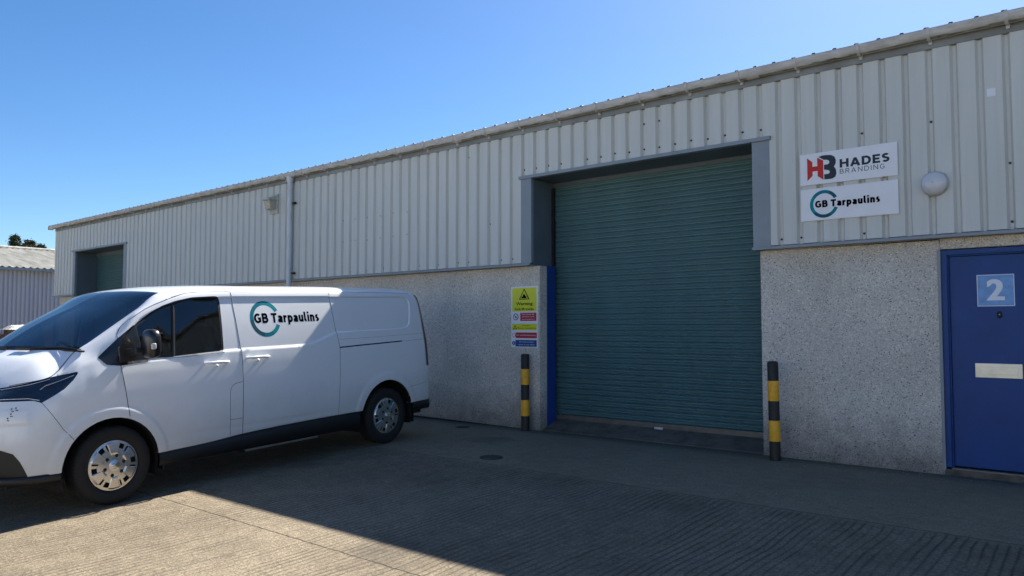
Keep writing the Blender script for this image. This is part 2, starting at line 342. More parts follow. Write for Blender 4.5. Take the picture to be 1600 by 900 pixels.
def car_glass(name, tint, ior):
    m_ = bpy.data.materials.new(name); m_.use_nodes = True; nt = m_.node_tree; nt.nodes.clear(); L = nt.links
    out = N(nt, 'ShaderNodeOutputMaterial'); mx = N(nt, 'ShaderNodeMixShader'); fr_ = N(nt, 'ShaderNodeFresnel', i_IOR=ior)
    tr = N(nt, 'ShaderNodeBsdfTransparent'); tr.inputs[0].default_value = c4(tint); gl = N(nt, 'ShaderNodeBsdfGlossy', i_Roughness=0.02)
    tc = N(nt, 'ShaderNodeTexCoord'); n = N(nt, 'ShaderNodeTexNoise', i_Scale=1.3, i_Detail=2.0); L.new(tc.outputs['Object'], n.inputs['Vector'])
    bp = N(nt, 'ShaderNodeBump', i_Strength=0.04, i_Distance=0.05); L.new(n.outputs['Fac'], bp.inputs['Height']); L.new(bp.outputs[0], gl.inputs['Normal'])
    L.new(fr_.outputs[0], mx.inputs[0]); L.new(tr.outputs[0], mx.inputs[1]); L.new(gl.outputs[0], mx.inputs[2]); L.new(mx.outputs[0], out.inputs[0])
    return m_
M['glass'] = car_glass('tinted_side_glass', (0.16, 0.19, 0.20), 1.75)
M['wglass'] = car_glass('windscreen_glass', (0.52, 0.60, 0.66), 3.0)
M['seat'] = mat('dark_grey_seat_cloth', (0.05, 0.052, 0.058), 0.9, var=0.2)
M['dash'] = mat('charcoal_dashboard', (0.03, 0.031, 0.034), 0.8, var=0.2)
M['lining'] = mat('pale_grey_headlining', (0.22, 0.22, 0.23), 0.9, var=0.1)
M['lens'] = mat('headlight_lens', (0.012, 0.016, 0.03), 0.05, var=0.5, scale=12, ior=1.6, coat=0.5)
M['chrome'] = mat('bright_chrome_strip', (0.75, 0.76, 0.78), 0.18, metal=1.0, var=0.05)
M['silver'] = mat('silver_wheel_cover', (0.70, 0.69, 0.67), 0.26, metal=0.9, var=0.10, scale=20)
M['tyre'] = mat('tyre_rubber', (0.010, 0.010, 0.010), 0.8, var=0.4, scale=25, dirt=(0.014, 0.013, 0.011), bump=0.2, bscale=90)
M['taillight'] = mat('red_tail_lens', (0.10, 0.008, 0.006), 0.12, coat=0.5, var=0.3)
M['mirror'] = mat('black_mirror_shell', (0.010, 0.010, 0.011), 0.3, coat=0.3, var=0.2)
M['indicator'] = mat('clear_indicator', (0.6, 0.6, 0.58), 0.15, coat=0.5)
M['steel'] = mat('brushed_step_steel', (0.5, 0.48, 0.45), 0.35, metal=0.9, var=0.2)
M['bollblack'] = mat('black_post_paint', (0.009, 0.009, 0.009), 0.6, var=0.5, scale=9, dirt=(0.022, 0.019, 0.014))
M['bollyel'] = mat('yellow_post_band', (0.88, 0.46, 0.02), 0.5, var=0.2, scale=10, dirt=(0.68, 0.33, 0.02))
M['cream'] = mat('pale_brass_letter_plate', (0.86, 0.81, 0.66), 0.3, metal=0.2, var=0.15, scale=10)
M['plate'] = mat('light_blue_number_plate', (0.12, 0.33, 0.68), 0.35, var=0.25, scale=14)
M['platetext'] = mat('pale_number', (0.72, 0.78, 0.88), 0.4, var=0.05)
M['opal'] = mat('opal_lamp_bowl', (0.62, 0.63, 0.66), 0.25, coat=0.3, var=0.08)
M['lampbody'] = mat('weathered_cream_lamp_body', (0.50, 0.49, 0.44), 0.5, var=0.3, scale=20)
M['lampglass'] = mat('yellowed_lamp_glass', (0.48, 0.45, 0.36), 0.2, var=0.5, scale=30, coat=0.3)
M['chip'] = mat('pale_stone_chip', (0.45, 0.42, 0.37), 0.9, var=0.5, scale=60)
M['iron'] = mat('cast_iron_cover', (0.06, 0.055, 0.05), 0.7, var=0.5, scale=30, bump=0.4, bscale=60)
M['step'] = mat('stained_step_concrete', (0.12, 0.105, 0.085), 0.9, var=0.5, scale=7, bump=0.5, bscale=70)
M['tan'] = mat('alloy_bottom_rail', (0.17, 0.165, 0.15), 0.5, metal=0.5, var=0.3)
M['roof'] = mat('asbestos_cement_roof', (0.50, 0.48, 0.42), 0.9, var=0.25, scale=1.2, dirt=(0.28, 0.27, 0.22), stretch=(.5, 3, .5))
M['roofmetal'] = mat('grey_roof_sheet', (0.22, 0.235, 0.24), 0.55, var=0.15)
M['wood'] = mat('orange_brown_pallet_timber', (0.30, 0.13, 0.055), 0.85, var=0.6, scale=5, dirt=(0.08, 0.035, 0.018))
M['tarp'] = mat('white_plastic_sheeting', (0.66, 0.64, 0.58), 0.6, var=0.4, scale=6)
M['rust'] = mat('rusty_steel_scrap', (0.16, 0.06, 0.03), 0.85, var=0.6, scale=4)
M['wire'] = mat('galvanised_fence_wire', (0.35, 0.35, 0.33), 0.6, var=0.2)
M['bark'] = mat('tree_bark', (0.08, 0.06, 0.045), 0.9, var=0.4)
M['leaf'] = mat('dark_conifer_foliage', (0.03, 0.055, 0.02), 0.8, var=0.7, scale=1.5, dirt=(0.012, 0.022, 0.01))
M['leaf2'] = mat('brownish_green_foliage', (0.07, 0.075, 0.035), 0.8, var=0.7, scale=1.5, dirt=(0.025, 0.03, 0.015))

# ------------------------------------------------------------------ ground
def gz(y):
    d = -1.8 - y
    if d <= -0.5: return 0.0
    if d < 0.5: return -0.036*(d+0.5)**2/2
    return -0.036*min(d, 14.0)
mb = MB()
ys = [400, 60, 20, 4, 1, 0] + [-0.25*i for i in range(1, 70)] + [-18, -22, -30, -60, -150, -400]
xs = [-900, -200, -80, -50, -35] + [-30+2*i for i in range(26)] + [26, 40, 80, 200, 500]
mb.add([(x, y, gz(y)) for y in ys for x in xs],
       [(j*len(xs)+i, j*len(xs)+i+1, (j+1)*len(xs)+i+1, (j+1)*len(xs)+i) for j in range(len(ys)-1) for i in range(len(xs)-1)], 0, True)
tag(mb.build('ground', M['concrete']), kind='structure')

# ------------------------------------------------------------------ warehouse
XL, XR = -24.11, 25.0
bld = empty('warehouse', (0, 0, 0), 'long grey industrial unit with ribbed cladding over roughcast walls and green roller shutters', 'building')
PX = 0.2156
OPEN = [(-22.82, -19.48, 3.545), (-6.86, -3.267, 3.565)]      # cladding openings: x0, x1, top
CZ0, CZ1 = 2.335, 4.18
def rib_y(x, x0=-1.038):
    # distance in from the proud crest; trough 75 mm wide with sloping sides
    u = (x - x0) % PX
    if u < 0.021: return u/0.021
    if u < 0.049: return 1.0
    if u < 0.070: return 1-(u-0.049)/0.021
    return 0.0
def rib_x(a, b_, x0=-1.038):
    k0 = math.floor((a-x0)/PX)-1; k1 = math.ceil((b_-x0)/PX)+1
    pts = [x0+k*PX+d for k in range(k0, k1) for d in (0, 0.021, 0.049, 0.070)]
    return [a] + [p for p in pts if a+1e-4 < p < b_-1e-4] + [b_]
cm = MB()
segs = [(XL+0.09, OPEN[0][0], CZ0), (OPEN[0][0], OPEN[0][1], OPEN[0][2]), (OPEN[0][1], OPEN[1][0], CZ0),
        (OPEN[1][0], OPEN[1][1], OPEN[1][2]), (OPEN[1][1], XR, CZ0)]
for a, b_, zb in segs:
    xx = rib_x(a, b_)
    vs = []
    for x in xx:
        y = -0.078 + 0.040*rib_y(x)
        vs += [(x, y, zb), (x, y, CZ1)]
    cm.add(vs, [(2*i, 2*i+2, 2*i+3, 2*i+1) for i in range(len(xx)-1)])
# fixing screws in the troughs
k = 0
for i in range(-10, 110):
    xc = -1.038 - i*PX + 0.035
    if xc < XL+0.2: continue
    inop = any(a-0.02 < xc < b_+0.02 for a, b_, t in OPEN)
    zb = 3.6 if inop else CZ0
    for z, pr in ((zb+0.07, 0.45 if not inop else 0.9), (2.95, 0.33), (3.45, 0.33), (4.0, 0.10)):
        if z < zb+0.05 or (random.random() > pr): continue
        if z in (2.95, 3.45) and i % 3: continue
        z += random.uniform(-0.01, 0.01)
        cm.lathe([(0.0001, -0.052), (0.009, -0.052), (0.013, -0.038)], 8, 'Y', (xc, 0, z), 1)
# abandoned sign fixing holes between the downpipe and the shutter
for r_, z in ((0, 3.30), (1, 2.92)):
    for q in range(6):
        cm.lathe([(0.0001, -0.081), (0.009, -0.0805), (0.009, -0.078)], 6, 'Y', (-10.9+q*0.33, 0, z+random.uniform(-.01, .01)), 1)
cm.build('cladding', [M['clad'], M['screw']], bld)
# corner trim, sills, opening flashings
t = MB()
t.box(XL, XL+0.10, -0.086, 0.02, 2.29, 4.20)
t.build('corner_trim', M['clad'], bld)
t = MB()
for a, b_ in ((XL-0.06, OPEN[0][0]+0.17), (OPEN[0][1]-0.2, OPEN[1][0]+0.186), (OPEN[1][1]-0.2, XR)):
    t.add([(a,-0.02,2.338),(a,-0.125,2.322),(a,-0.125,2.292),(a,-0.01,2.292),(b_,-0.02,2.338),(b_,-0.125,2.322),(b_,-0.125,2.292),(b_,-0.01,2.292)],
          [(0,1,5,4),(1,2,6,5),(2,3,7,6),(3,0,4,7),(0,3,2,1),(4,5,6,7)])
t.build('sill_flashing', M['trim'], bld)
def opening(x0, x1, top, inner_l, inner_r):
    f = MB()   # flat face trims, soffit drip and sheet-metal reveals
    f.box(x0, inner_l, -0.084, -0.03, 2.305, top-0.045); f.box(inner_r, x1, -0.084, -0.03, 2.305, top-0.045)
    f.box(x0-0.02, x1+0.02, -0.115, -0.03, top-0.044, top-0.002)
    f.build('opening_trim', M['trim'], bld)
    g = MB()
    g.box(inner_l-0.03, inner_l-0.003, -0.03, 0.49, 2.30, top-0.05); g.box(inner_r+0.003, inner_r+0.03, -0.03, 0.49, 2.30, top-0.05)
    g.box(inner_l-0.03, inner_r+0.03, -0.03, 0.55, top-0.044, top-0.01)
    g.box(inner_l-0.03, inner_r+0.03, 0.46, 0.55, top-0.16, top-0.044)
    g.build('opening_reveal', M['reveal'], bld)
def shutter(x0, x1, z0, z1, y):
    pitch = 0.0745; s_ = MB()
    prof = [(0.0, 0.013), (0.004, 0.003), (0.014, -0.005), (0.026, -0.007), (0.032, -0.003), (0.036, 0.000), (0.040, -0.003), (0.052, -0.008), (0.062, -0.005), (0.069, 0.002), (0.0715, 0.013)]
    rows = []; z = z0+0.07
    while z < z1:
        rows += [(z+dz, y+dy) for dz, dy in prof]; z += pitch
    vs = []
    for (zz, yy) in rows: vs += [(x0, yy, zz), (x1, yy, zz)]
    s_.add(vs, [(2*i, 2*i+1, 2*i+3, 2*i+2) for i in range(len(rows)-1)], 0, False)
    sh = s_.build('roller_shutter', M['shutter'], bld)
    q = MB(); q.box(x0, x1, y-0.03, y+0.02, z0, z0+0.07); q.build('bottom_rail', M['tan'], sh, bevel=0.006)
    for xa in (x0-0.05, x1-0.03):
        q = MB(); q.box(xa, xa+0.075, y-0.05, y-0.015, z0-0.05, z1); q.build('guide_rail', M['dark'], sh)
    return sh
opening(*OPEN[1], -6.674, -3.467)
opening(*OPEN[0], -22.66, -19.66)
sh = shutter(-6.655, -3.40, 0.122, 3.44, 0.44)
q = MB(); q.box(-5.02, -4.90, 0.38, 0.405, 0.10, 0.145); q.build('shutter_lock', M['indicator'], sh, bevel=0.004)
shutter(-22.72, -19.5, 0.12, 3.42, 0.50)
# roughcast lower walls
h = MB()
def hb(x0, x1, z0=-0.3, z1=2.292, y1=0.168): h.box(x0, x1, 0.0, y1, z0, z1)
hb(-23.87, -22.80); hb(-19.52, -6.59); hb(-3.425, -1.622); hb(-1.622, -0.64, 2.187, 2.292); hb(-0.64, XR)
hbo = h.build('roughcast_wall', M['harl'], bld, bevel=0.012)
# blue steel columns in the jambs
for x0, x1 in ((-6.74, -6.588), (-3.427, -3.27)):
    c = MB(); c.box(x0, x1, 0.172, 0.37, 0.0, 2.30); c.build('steel_column', M['bluesteel'], bld, bevel=0.006)
# concrete threshold ramp inside the shutter opening
for x0, x1 in ((-6.585, -3.43), (-22.79, -19.53)):
    c = MB(); c.add([(x0,0.06,-0.05),(x1,0.06,-0.05),(x1,0.06,0.012),(x0,0.06,0.012),(x0,0.40,0.125),(x1,0.40,0.125),(x1,0.8,0.125),(x0,0.8,0.125),(x0,0.8,-.05),(x1,0.8,-.05)],
                      [(0,1,2,3),(3,2,5,4),(4,5,6,7),(7,6,9,8),(8,9,1,0),(0,3,4,7,8),(1,9,6,5,2)])
    c.build('threshold', M['step'], bld)
# fascia, roof
f = MB(); f.box(XL-0.02, XR, -0.092, 0.0, 4.172, 4.335); f.build('fascia', M['fascia'], bld)
rf = MB()
yy = [(-0.20, 4.327), (9.0, 5.34), (18.2, 4.327)]
xx = [XL-0.25]
x = XL-0.20
rp = []
while x < XR+0.2:
    rp += [(x, 0), (x+0.014, 0.028), (x+0.044, 0.028), (x+0.058, 0)]; x += PX
vs = []
for (X_, dz) in rp:
    for (Y_, Z_) in yy: vs.append((X_, Y_, Z_+dz))
rf.add(vs, [(3*i+j, 3*i+3+j, 3*i+4+j, 3*i+1+j) for i in range(len(rp)-1) for j in (0, 1)])
for i in range(0, len(rp)-3, 4):     # dark profile fillers under each rib end
    a = [rp[i+k_] for k_ in range(4)]
    rf.add([(a[0][0], -0.203, 4.327), (a[1][0], -0.203, 4.326+.028), (a[2][0], -0.203, 4.326+.028), (a[3][0], -0.203, 4.327)], [(0,1,2,3)], 1)
rf.build('roof', [M['roofmetal'], M['dark']], bld)
bk = MB()
bk.box(XL+0.02, XR-0.02, 17.9, 18.05, 0, 4.33)
for X_ in (XL+0.02, XR-0.05):
    bk.add([(X_,0.17,0),(X_,18,0),(X_,18,4.32),(X_,9,5.32),(X_,0.0,4.32),(X_,0,2.3),(X_,.17,2.3)]+[(X_+.06,a,b_) for a,b_ in ((0.17,0),(18,0),(18,4.32),(9,5.32),(0,4.32),(0,2.3),(.17,2.3))],
           [(0,1,2,3,4,5,6),(7,8,9,10,11,12,13)]+[(i,(i+1)%7,(i+1)%7+7,i+7) for i in range(7)])
bk.build('outer_wall', M['clad'], bld)
# gutter
g = MB(); n = 10
cy, cz, r = -0.155, 4.300, 0.062
prof = [(cy + (r+0.006)*cos(pi+pi*k_/n), cz + r*sin(pi+pi*k_/n)*1.05) for k_ in range(n+1)]
prof_in = [(cy + (r-0.002)*cos(pi+pi*k_/n), cz + (r-0.006)*sin(pi+pi*k_/n)) for k_ in range(n+1)][::-1]
pr = [(cy-r-0.006, cz+0.03), (cy-r-0.012, cz+0.032), (cy-r-0.012, cz+0.018)] + prof + prof_in
L_ = [XL-0.18, -18, -12.6, -8, -3.40, 2.6, 8.6, 14.6, XR]
for a, b_ in zip(L_[:-1], L_[1:]):
    sag = random.uniform(-0.004, 0.004)
    vs = [(a, y, z) for y, z in pr]+[(b_, y, z) for y, z in pr]; K = len(pr)
    g.add(vs, [(i, (i+1) % K, (i+1) % K+K, i+K) for i in range(K)], 0, True)
for a in L_[1:-1]:     # jointing sleeves
    vs = []
    for X_ in (a-0.07, a-0.065, a+0.065, a+0.07):
        vs += [(X_, cy+(r+0.013)*cos(pi+pi*k_/n), cz+(r+0.008)*sin(pi+pi*k_/n)*1.05+(0.03 if k_ == 0 else 0)) for k_ in range(n+1)]
    g.add(vs, [(j*(n+1)+i, j*(n+1)+i+1, (j+1)*(n+1)+i+1, (j+1)*(n+1)+i) for j in range(3) for i in range(n)], 0, True)
g.box(XL-0.186, XL-0.176, cy-r-0.01, cy+r, cz-r-0.01, cz+0.03)
gut = g.build('gutter', M['gutter'], bld)
g = MB()    # grime line along the underside
x = XL
vs = []; cnt = 0
while x < 3:
    d = random.uniform(0.0, 0.014)
    vs += [(x, cy-r*0.70-0.002, cz-r*0.80+d*0.3), (x, cy-0.02, cz-r*1.09), (x, cy+r*0.8, cz-r*0.7-0.006)]; cnt += 1; x += random.uniform(0.05, 0.16)
g.add(vs, [(3*i+j, 3*i+3+j, 3*i+4+j, 3*i+1+j) for i in range(cnt-1) for j in (0, 1)])
g.build('moss_grime', M['gutdirt'], gut)
xb = -0.976
nb = 0
xs_b = []
while xb > XL: xs_b.append(xb); xb -= 3*PX
xs_b += [-0.976+3*PX*i for i in range(1, 12)]
b0 = None
for X_ in xs_b:
    if b0 is None:
        q = MB(); vs = []
        for dx in (-0.014, 0.014):
            vs += [(dx, (r+0.016)*cos(pi+pi*k_/n), (r+0.011)*sin(pi+pi*k_/n)*1.05) for k_ in range(n+1)]
            vs += [(dx, r*cos(pi+pi*k_/n), r*sin(pi+pi*k_/n)) for k_ in range(n, -1, -1)]
        K = 2*(n+1)
        q.add(vs, [(i, (i+1) % K, (i+1) % K+K, i+K) for i in range(K)]+[tuple(range(K)), tuple(range(2*K-1, K-1, -1))])
        q.box(-0.012, 0.012, -r-0.018, -r+0.004, 0, 0.042)
        q.box(-0.016, 0.016, r*0.6, r+0.002, -0.10, -0.02)
        b0 = q.build('bracket', M['gutter'], gut, loc=(X_, cy, cz))
    else:
        o2 = b0.copy(); COL.objects.link(o2); o2.parent = gut; o2.location = (X_, cy, cz)
# downpipe
q = MB(); XP = -12.42; rp_ = 0.046
q.tube([(XP, cy, 4.25), (XP, cy, 4.17), (XP, cy, 4.05), (XP, cy+0.0, 2.9), (XP, cy, 2.0), (XP, cy, 0.12), (XP, cy-0.10, 0.04)], rp_, 14)
q.tube([(XP, cy, 4.27), (XP, cy, 4.16)], [0.075, 0.06], 14)
for z in (4.10, 3.75, 2.44, 1.2): q.tube([(XP, cy, z+0.04), (XP, cy, z-0.04)], rp_+0.007, 14)
dp = q.build('downpipe', M['pipe'], bld)
for z in (3.76, 2.44, 1.2):
    q = MB(); q.box(XP+0.03, XP+0.10, cy+0.02, -0.076 if z > 2.3 else 0.0, z-0.018, z+0.018); q.box(XP+0.06, XP+0.13, cy+0.01, cy+0.05, z-0.022, z+0.016); q.build('pipe_clip', M['black'], dp)

# entrance door
fr = MB()
X0, X1, ZT, ZB = -1.612, -0.652, 2.178, 0.075
fr.box(X0, X0+0.048, 0.018, 0.12, ZB, ZT); fr.box(X1-0.048, X1, 0.018, 0.12, ZB, ZT); fr.box(X0+0.048, X1-0.048, 0.018, 0.12, ZT-0.048, ZT)
fr.box(X0+0.046, X0+0.062, 0.045, 0.10, ZB, ZT-0.046); fr.box(X0+0.046, X1-0.046, 0.045, 0.10, ZT-0.062, ZT-0.047)
DY = 0.066
dl = MB(); dl.box(X0+0.064, X1-0.050, DY, DY+0.045, ZB+0.012, ZT-0.064)
door = dl.build('entrance_door', M['blue'], bld, bevel=0.003)
fr.build('door_frame', M['blue'], door, bevel=0.003)
q = MB(); q.box(-1.352, -0.972, DY-0.012, DY, 0.948, 1.083); q.box(-1.32, -1.004, DY-0.015, DY-0.012, 0.98, 1.05)
q.build('letter_plate', M['cream'], door, bevel=0.003)
q = MB(); x0, x1, z0, z1 = -1.318, -1.014, 1.625, 1.926
q.box(x0, x1, DY-0.004, DY, z0, z1, 0)
e_ = 0.006; yb = DY-0.0055
for a in ((x0, x1, z0, z0+e_), (x0, x1, z1-e_, z1), (x0, x0+e_, z0+e_, z1-e_), (x1-e_, x1, z0+e_, z1-e_)): q.box(a[0], a[1], yb, DY-0.0042, a[2], a[3], 1)
text_on(q, '2', lambda u, v: (u, yb-0.001, v), x0+0.080, x1-0.078, z0+0.055, z1-0.045, 1, bold=0.055)
q.build('number_plate', [M['plate'], M['platetext']], door, recalc=False)
q = MB(); q.lathe([(0.0001, DY-0.012), (0.018, DY-0.012), (0.022, DY)], 16, 'Y', (-1.14, 0, 1.555), 0); q.lathe([(0.0001, DY-0.012), (0.018, DY-0.012), (0.022, DY)], 16, 'Y', (-1.14, 0, 1.53), 0)
q.lathe([(0.0001, DY-0.015), (0.007, DY-0.015), (0.007, DY-0.012)], 12, 'Y', (-1.14, 0, 1.545), 1)
q.build('lock_cover', [M['black'], M['steel']], door)
q = MB(); q.box(X0+0.05, X1-0.04, 0.012, 0.10, 0.058, 0.074); q.build('door_sill', M['tan'], bld)
q = MB(); q.box(-1.60, -0.655, 0.0, 0.3, -0.1, 0.057); q.box(-1.60, 0.2, -0.13, 0.0, -0.1, 0.004)
q.box(-1.618, -1.56, 0.004, 0.03, 0.0, 0.06)
q.build('doorstep', M['step'], bld, bevel=0.012)
q = MB(); q.box(-1.64, -1.613, -0.004, 0.02, 0.05, 2.19); q.build('render_bead', M['trim'], bld)
q = MB(); q.add([(-19.4,-0.003,-.02),(-6.95,-0.003,-.02),(-6.95,-0.003,.006),(-9,-0.003,.03),(-19.4,-0.003,.03)], [(0,1,2,3,4)]); q.build('wall_foot_shade', M['dark'], bld)  # flat dark strip painted in for the shadow line under the roughcast edge

# ------------------------------------------------------------------ signs on the wall
def ring(mb, fn, cx, cz, r, wd, a0, a1, mats, n=60):
    for i in range(n):
        t0 = a0+(a1-a0)*i/n; t1 = a0+(a1-a0)*(i+1)/n
        mi = mats[min(len(mats)-1, int(i/n*len(mats)))]
        mb.poly([fn(cx+q_*cos(t_), cz+q_*sin(t_)) for q_, t_ in ((r, t0), (r, t1), (r-wd, t1), (r-wd, t0))], mi)
SY = -0.09
def board(name, x0, x1, z0, z1, y, mats, label, cat, th=0.006, edge=None):
    q = MB(); q.box(x0, x1, y-th, y, z0, z1, 0); return q
bx0, bx1 = -2.922, -1.950
# upper sign: red and charcoal monogram
q = board('', bx0, bx1, 2.955, 3.296, SY, None, None, None)
def crop(x, y):
    top = 200+(x-67)*(68-200)/908; bot = 490+(x-67)*(385-490)/913
    return bx0+(x-67)/908*(bx1-bx0), 3.296-(y-top)/(bot-top)*(3.296-2.955)
def cp(l, off=0): return [(crop(*p)[0], SY-0.0072-off, crop(*p)[1]) for p in l]
Hs = [(138,228),(190,264),(190,307),(238,300),(238,220),(296,246),(296,427),(240,395),(240,345),(190,352),(190,392),(138,440)]
q.add(cp(Hs), [(0,1,2,9,10,11),(2,3,8,9),(3,4,5,6,7,8)], 1)
Bs_o = [(250,214),(290,199),(330,195),(372,194),(404,208),(418,240),(415,275),(398,302),(416,328),(421,365),(410,398),(380,416),(345,421),(303,424)]
Bs_i = [(272,226),(300,240),(330,240),(348,244),(356,258),(352,272),(340,281),(303,287),(303,333),(340,336),(356,344),(356,360),(342,371),(303,377)]
q.add(cp(Bs_o)+cp(Bs_i), [(i, i+1, 14+i+1, 14+i) for i in range(13)], 2)
W_ = bx1-bx0; H_ = 3.296-2.955
fn = lambda u, v: (bx0+u*W_, SY-0.0075, 3.296-v*H_)
stroke_text(q, 'HADES', fn, 0.425, 0.925, 0.565, 0.30, 2, w=.23, gap=.13)
stroke_text(q, 'BRANDING', fn, 0.425, 0.875, 0.755, 0.61, 2, w=.11, gap=.34)
tag(q.build('wall_sign', [M['white'], M['red'], M['slateink']], recalc=False), 'white wall sign with red and charcoal folded monogram, the upper board of the pair', 'sign', 'white sign boards beside the roller shutter')
# lower sign: teal ring
q = board('', bx0, bx1, 2.567, 2.912, SY, None, None, None)
fn2 = lambda u, v: (u, SY-0.0075, v)
ring(q, fn2, bx0+0.245, 2.738, 0.148, 0.035, R(26), R(340), [1, 3, 3, 2, 2, 1, 1, 3], 72)
fn3 = lambda u, v: (u, SY-0.009, v)
stroke_text(q, 'GB Tarpaulins', fn3, bx0+0.152, bx0+0.800, 2.702, 2.777, 4, w=.25)
tag(q.build('wall_sign', [M['white'], M['teal1'], M['teal2'], M['teal3'], M['ink']], recalc=False), 'white wall sign with broken teal ring around black lettering, the lower board of the pair', 'sign', 'white sign boards beside the roller shutter')
# small white sticker high on the cladding
q = MB(); q.box(-1.165, -1.095, -0.082, -0.079, 3.60, 3.675); tag(q.build('sticker', M['white']), 'tiny blank white sticker high on the cladding above the round lamp', 'sticker')

# warning sign
q = MB(); wx0, wx1, wz0, wz1 = -7.105, -6.620, 1.143, 2.008
q.box(wx0, wx1, -0.006, -0.001, wz0, wz1, 0)
wf = lambda u, v: (wx0+u*(wx1-wx0), -0.0075, wz1-v*(wz1-wz0))
wg = lambda u, v: (wx0+u*(wx1-wx0), -0.0088, wz1-v*(wz1-wz0))
wh = lambda u, v: (wx0+u*(wx1-wx0), -0.0100, wz1-v*(wz1-wz0))
def rect(u0, u1, v0, v1, mi, f=wf): q.poly([f(u0, v0), f(u1, v0), f(u1, v1), f(u0, v1)], mi)
rect(0.04, 0.96, 0.022, 0.41, 1)
rect(0.35, 0.95, 0.432, 0.567, 2); rect(0.04, 0.96, 0.612, 0.717, 1); rect(0.17, 0.965, 0.755, 0.847, 2); rect(0.165, 0.96, 0.878, 0.985, 3)
def tri(cu_, v0, v1, hw, mi, f): q.poly([f(cu_, v0), f(cu_+hw, v1), f(cu_-hw, v1)], mi)
tri(0.5, 0.035, 0.215, 0.20, 4, wg); tri(0.5, 0.062, 0.203, 0.155, 1, wh)
wi = lambda u, v: (wx0+u*(wx1-wx0), -0.0112, wz1-v*(wz1-wz0))
q.poly([wi(.40,.195), wi(.40,.165), wi(.45,.165), wi(.45,.13), wi(.53,.13), wi(.55,.16), wi(.58,.16), wi(.58,.195)], 4)
q.poly([wi(.595,.195), wi(.595,.14), wi(.607,.14), wi(.607,.195)], 4)
text_on(q, 'Warning', wg, 0.19, 0.81, 0.325, 0.258, 4, bold=0.02)
text_on(q, 'Fork lift trucks', wg, 0.15, 0.85, 0.39, 0.350, 4, bold=0.02)
for (cu_, cv, rr, a, b_) in ((0.18, 0.498, 0.056, 4, 0), (0.11, 0.80, 0.035, 2, 0), (0.10, 0.93, 0.035, 3, 3)):
    asp = (wx1-wx0)/(wz1-wz0)
    q.poly([wg(cu_+rr/asp*cos(t_*pi/12), cv+rr*sin(t_*pi/12)) for t_ in range(24)], a)
    q.poly([wh(cu_+rr*.8/asp*cos(t_*pi/12), cv+rr*.8*sin(t_*pi/12)) for t_ in range(24)], b_)
q.poly([wi(.14,.48), wi(.18,.49), wi(.22,.48), wi(.18,.53)], 4)
q.poly([wi(.10,.472), wi(.115,.465), wi(.265,.522), wi(.25,.53)], 2)
q.poly([wi(.095,.91), wi(.115,.91), wi(.115,.95), wi(.095,.95)], 0)
for b_, v0, v1 in (('No access for', .468, .445), ('persons with', .51, .487), ('pacemakers', .553, .530)): text_on(q, b_, wg, 0.42, 0.88, v0, v1, 0)
tri(0.15, 0.635, 0.70, 0.08, 4, wg); tri(0.15, 0.652, 0.694, 0.05, 1, wh)
text_on(q, 'Danger', wg, 0.43, 0.72, 0.658, 0.630, 4); text_on(q, 'Battery charging area', wg, 0.27, 0.93, 0.700, 0.672, 4)
text_on(q, 'No unauthorised entry', wg, 0.21, 0.93, 0.818, 0.785, 0)
text_on(q, 'All visitors please', wg, 0.30, 0.85, 0.925, 0.898, 0); text_on(q, 'report to site office', wg, 0.26, 0.88, 0.968, 0.942, 0)
tag(q.build('warning_sign', [M['white'], M['signyel'], M['signred'], M['signblue'], M['ink']], recalc=False), 'tall yellow, red and blue safety notice on the roughcast wall left of the shutter', 'sign')

# round bulkhead lamp
bl = empty('bulkhead_lamp', (-1.622, -0.078, 2.825), 'round white bulkhead lamp on the cladding right of the sign boards', 'lamp')
q = MB(); q.lathe([(0.0001, 0.0), (0.118, 0.0), (0.122, -0.02), (0.112, -0.04)], 32, 'Y'); q.build('lamp_base', M['lampbody'], bl)
q = MB(); q.lathe([(0.112, -0.036), (0.114, -0.055), (0.104, -0.08), (0.080, -0.103), (0.045, -0.116), (0.0001, -0.12)], 32, 'Y'); q.build('lamp_bowl', M['opal'], bl)
q = MB(); q.lathe([(0.0001, -0.122), (0.007, -0.122), (0.009, -0.116)], 10, 'Y'); q.build('fixing_screw', M['lampbody'], bl)
# flood lamp near the downpipe
fl = empty('flood_lamp', (-13.03, -0.08, 3.80), 'old cream box flood lamp on the cladding left of the downpipe', 'lamp')
q = MB(); q.box(-0.10, 0.10, -0.025, 0.0, -0.16, 0.18); q.build('back_plate', M['lampbody'], fl, bevel=0.008)
q = MB()
q.add([(-0.10,-0.02,0.15),(0.08,-0.02,0.15),(0.08,-0.155,0.095),(-0.10,-0.155,0.095),(-0.10,-0.02,0.07),(0.08,-0.02,0.07),(0.08,-0.160,0.065),(-0.10,-0.160,0.065)],
      [(0,1,2,3),(4,7,6,5),(0,4,5,1),(1,5,6,2),(2,6,7,3),(3,7,4,0)])
q.build('lamp_hood', M['lampbody'], fl, bevel=0.006)
q = MB()
q.add([(-0.088,-0.02,0.068),(0.068,-0.02,0.068),(0.068,-0.145,0.064),(-0.088,-0.145,0.064),(-0.075,-0.02,-0.10),(0.058,-0.02,-0.10),(0.058,-0.125,-0.085),(-0.075,-0.125,-0.085)],
      [(0,1,2,3),(4,7,6,5),(0,4,5,1),(1,5,6,2),(2,6,7,3),(3,7,4,0)])
q.build('lamp_glass', M['lampglass'], fl, bevel=0.012)

fl.scale = (1.35, 1.25, 1.1)
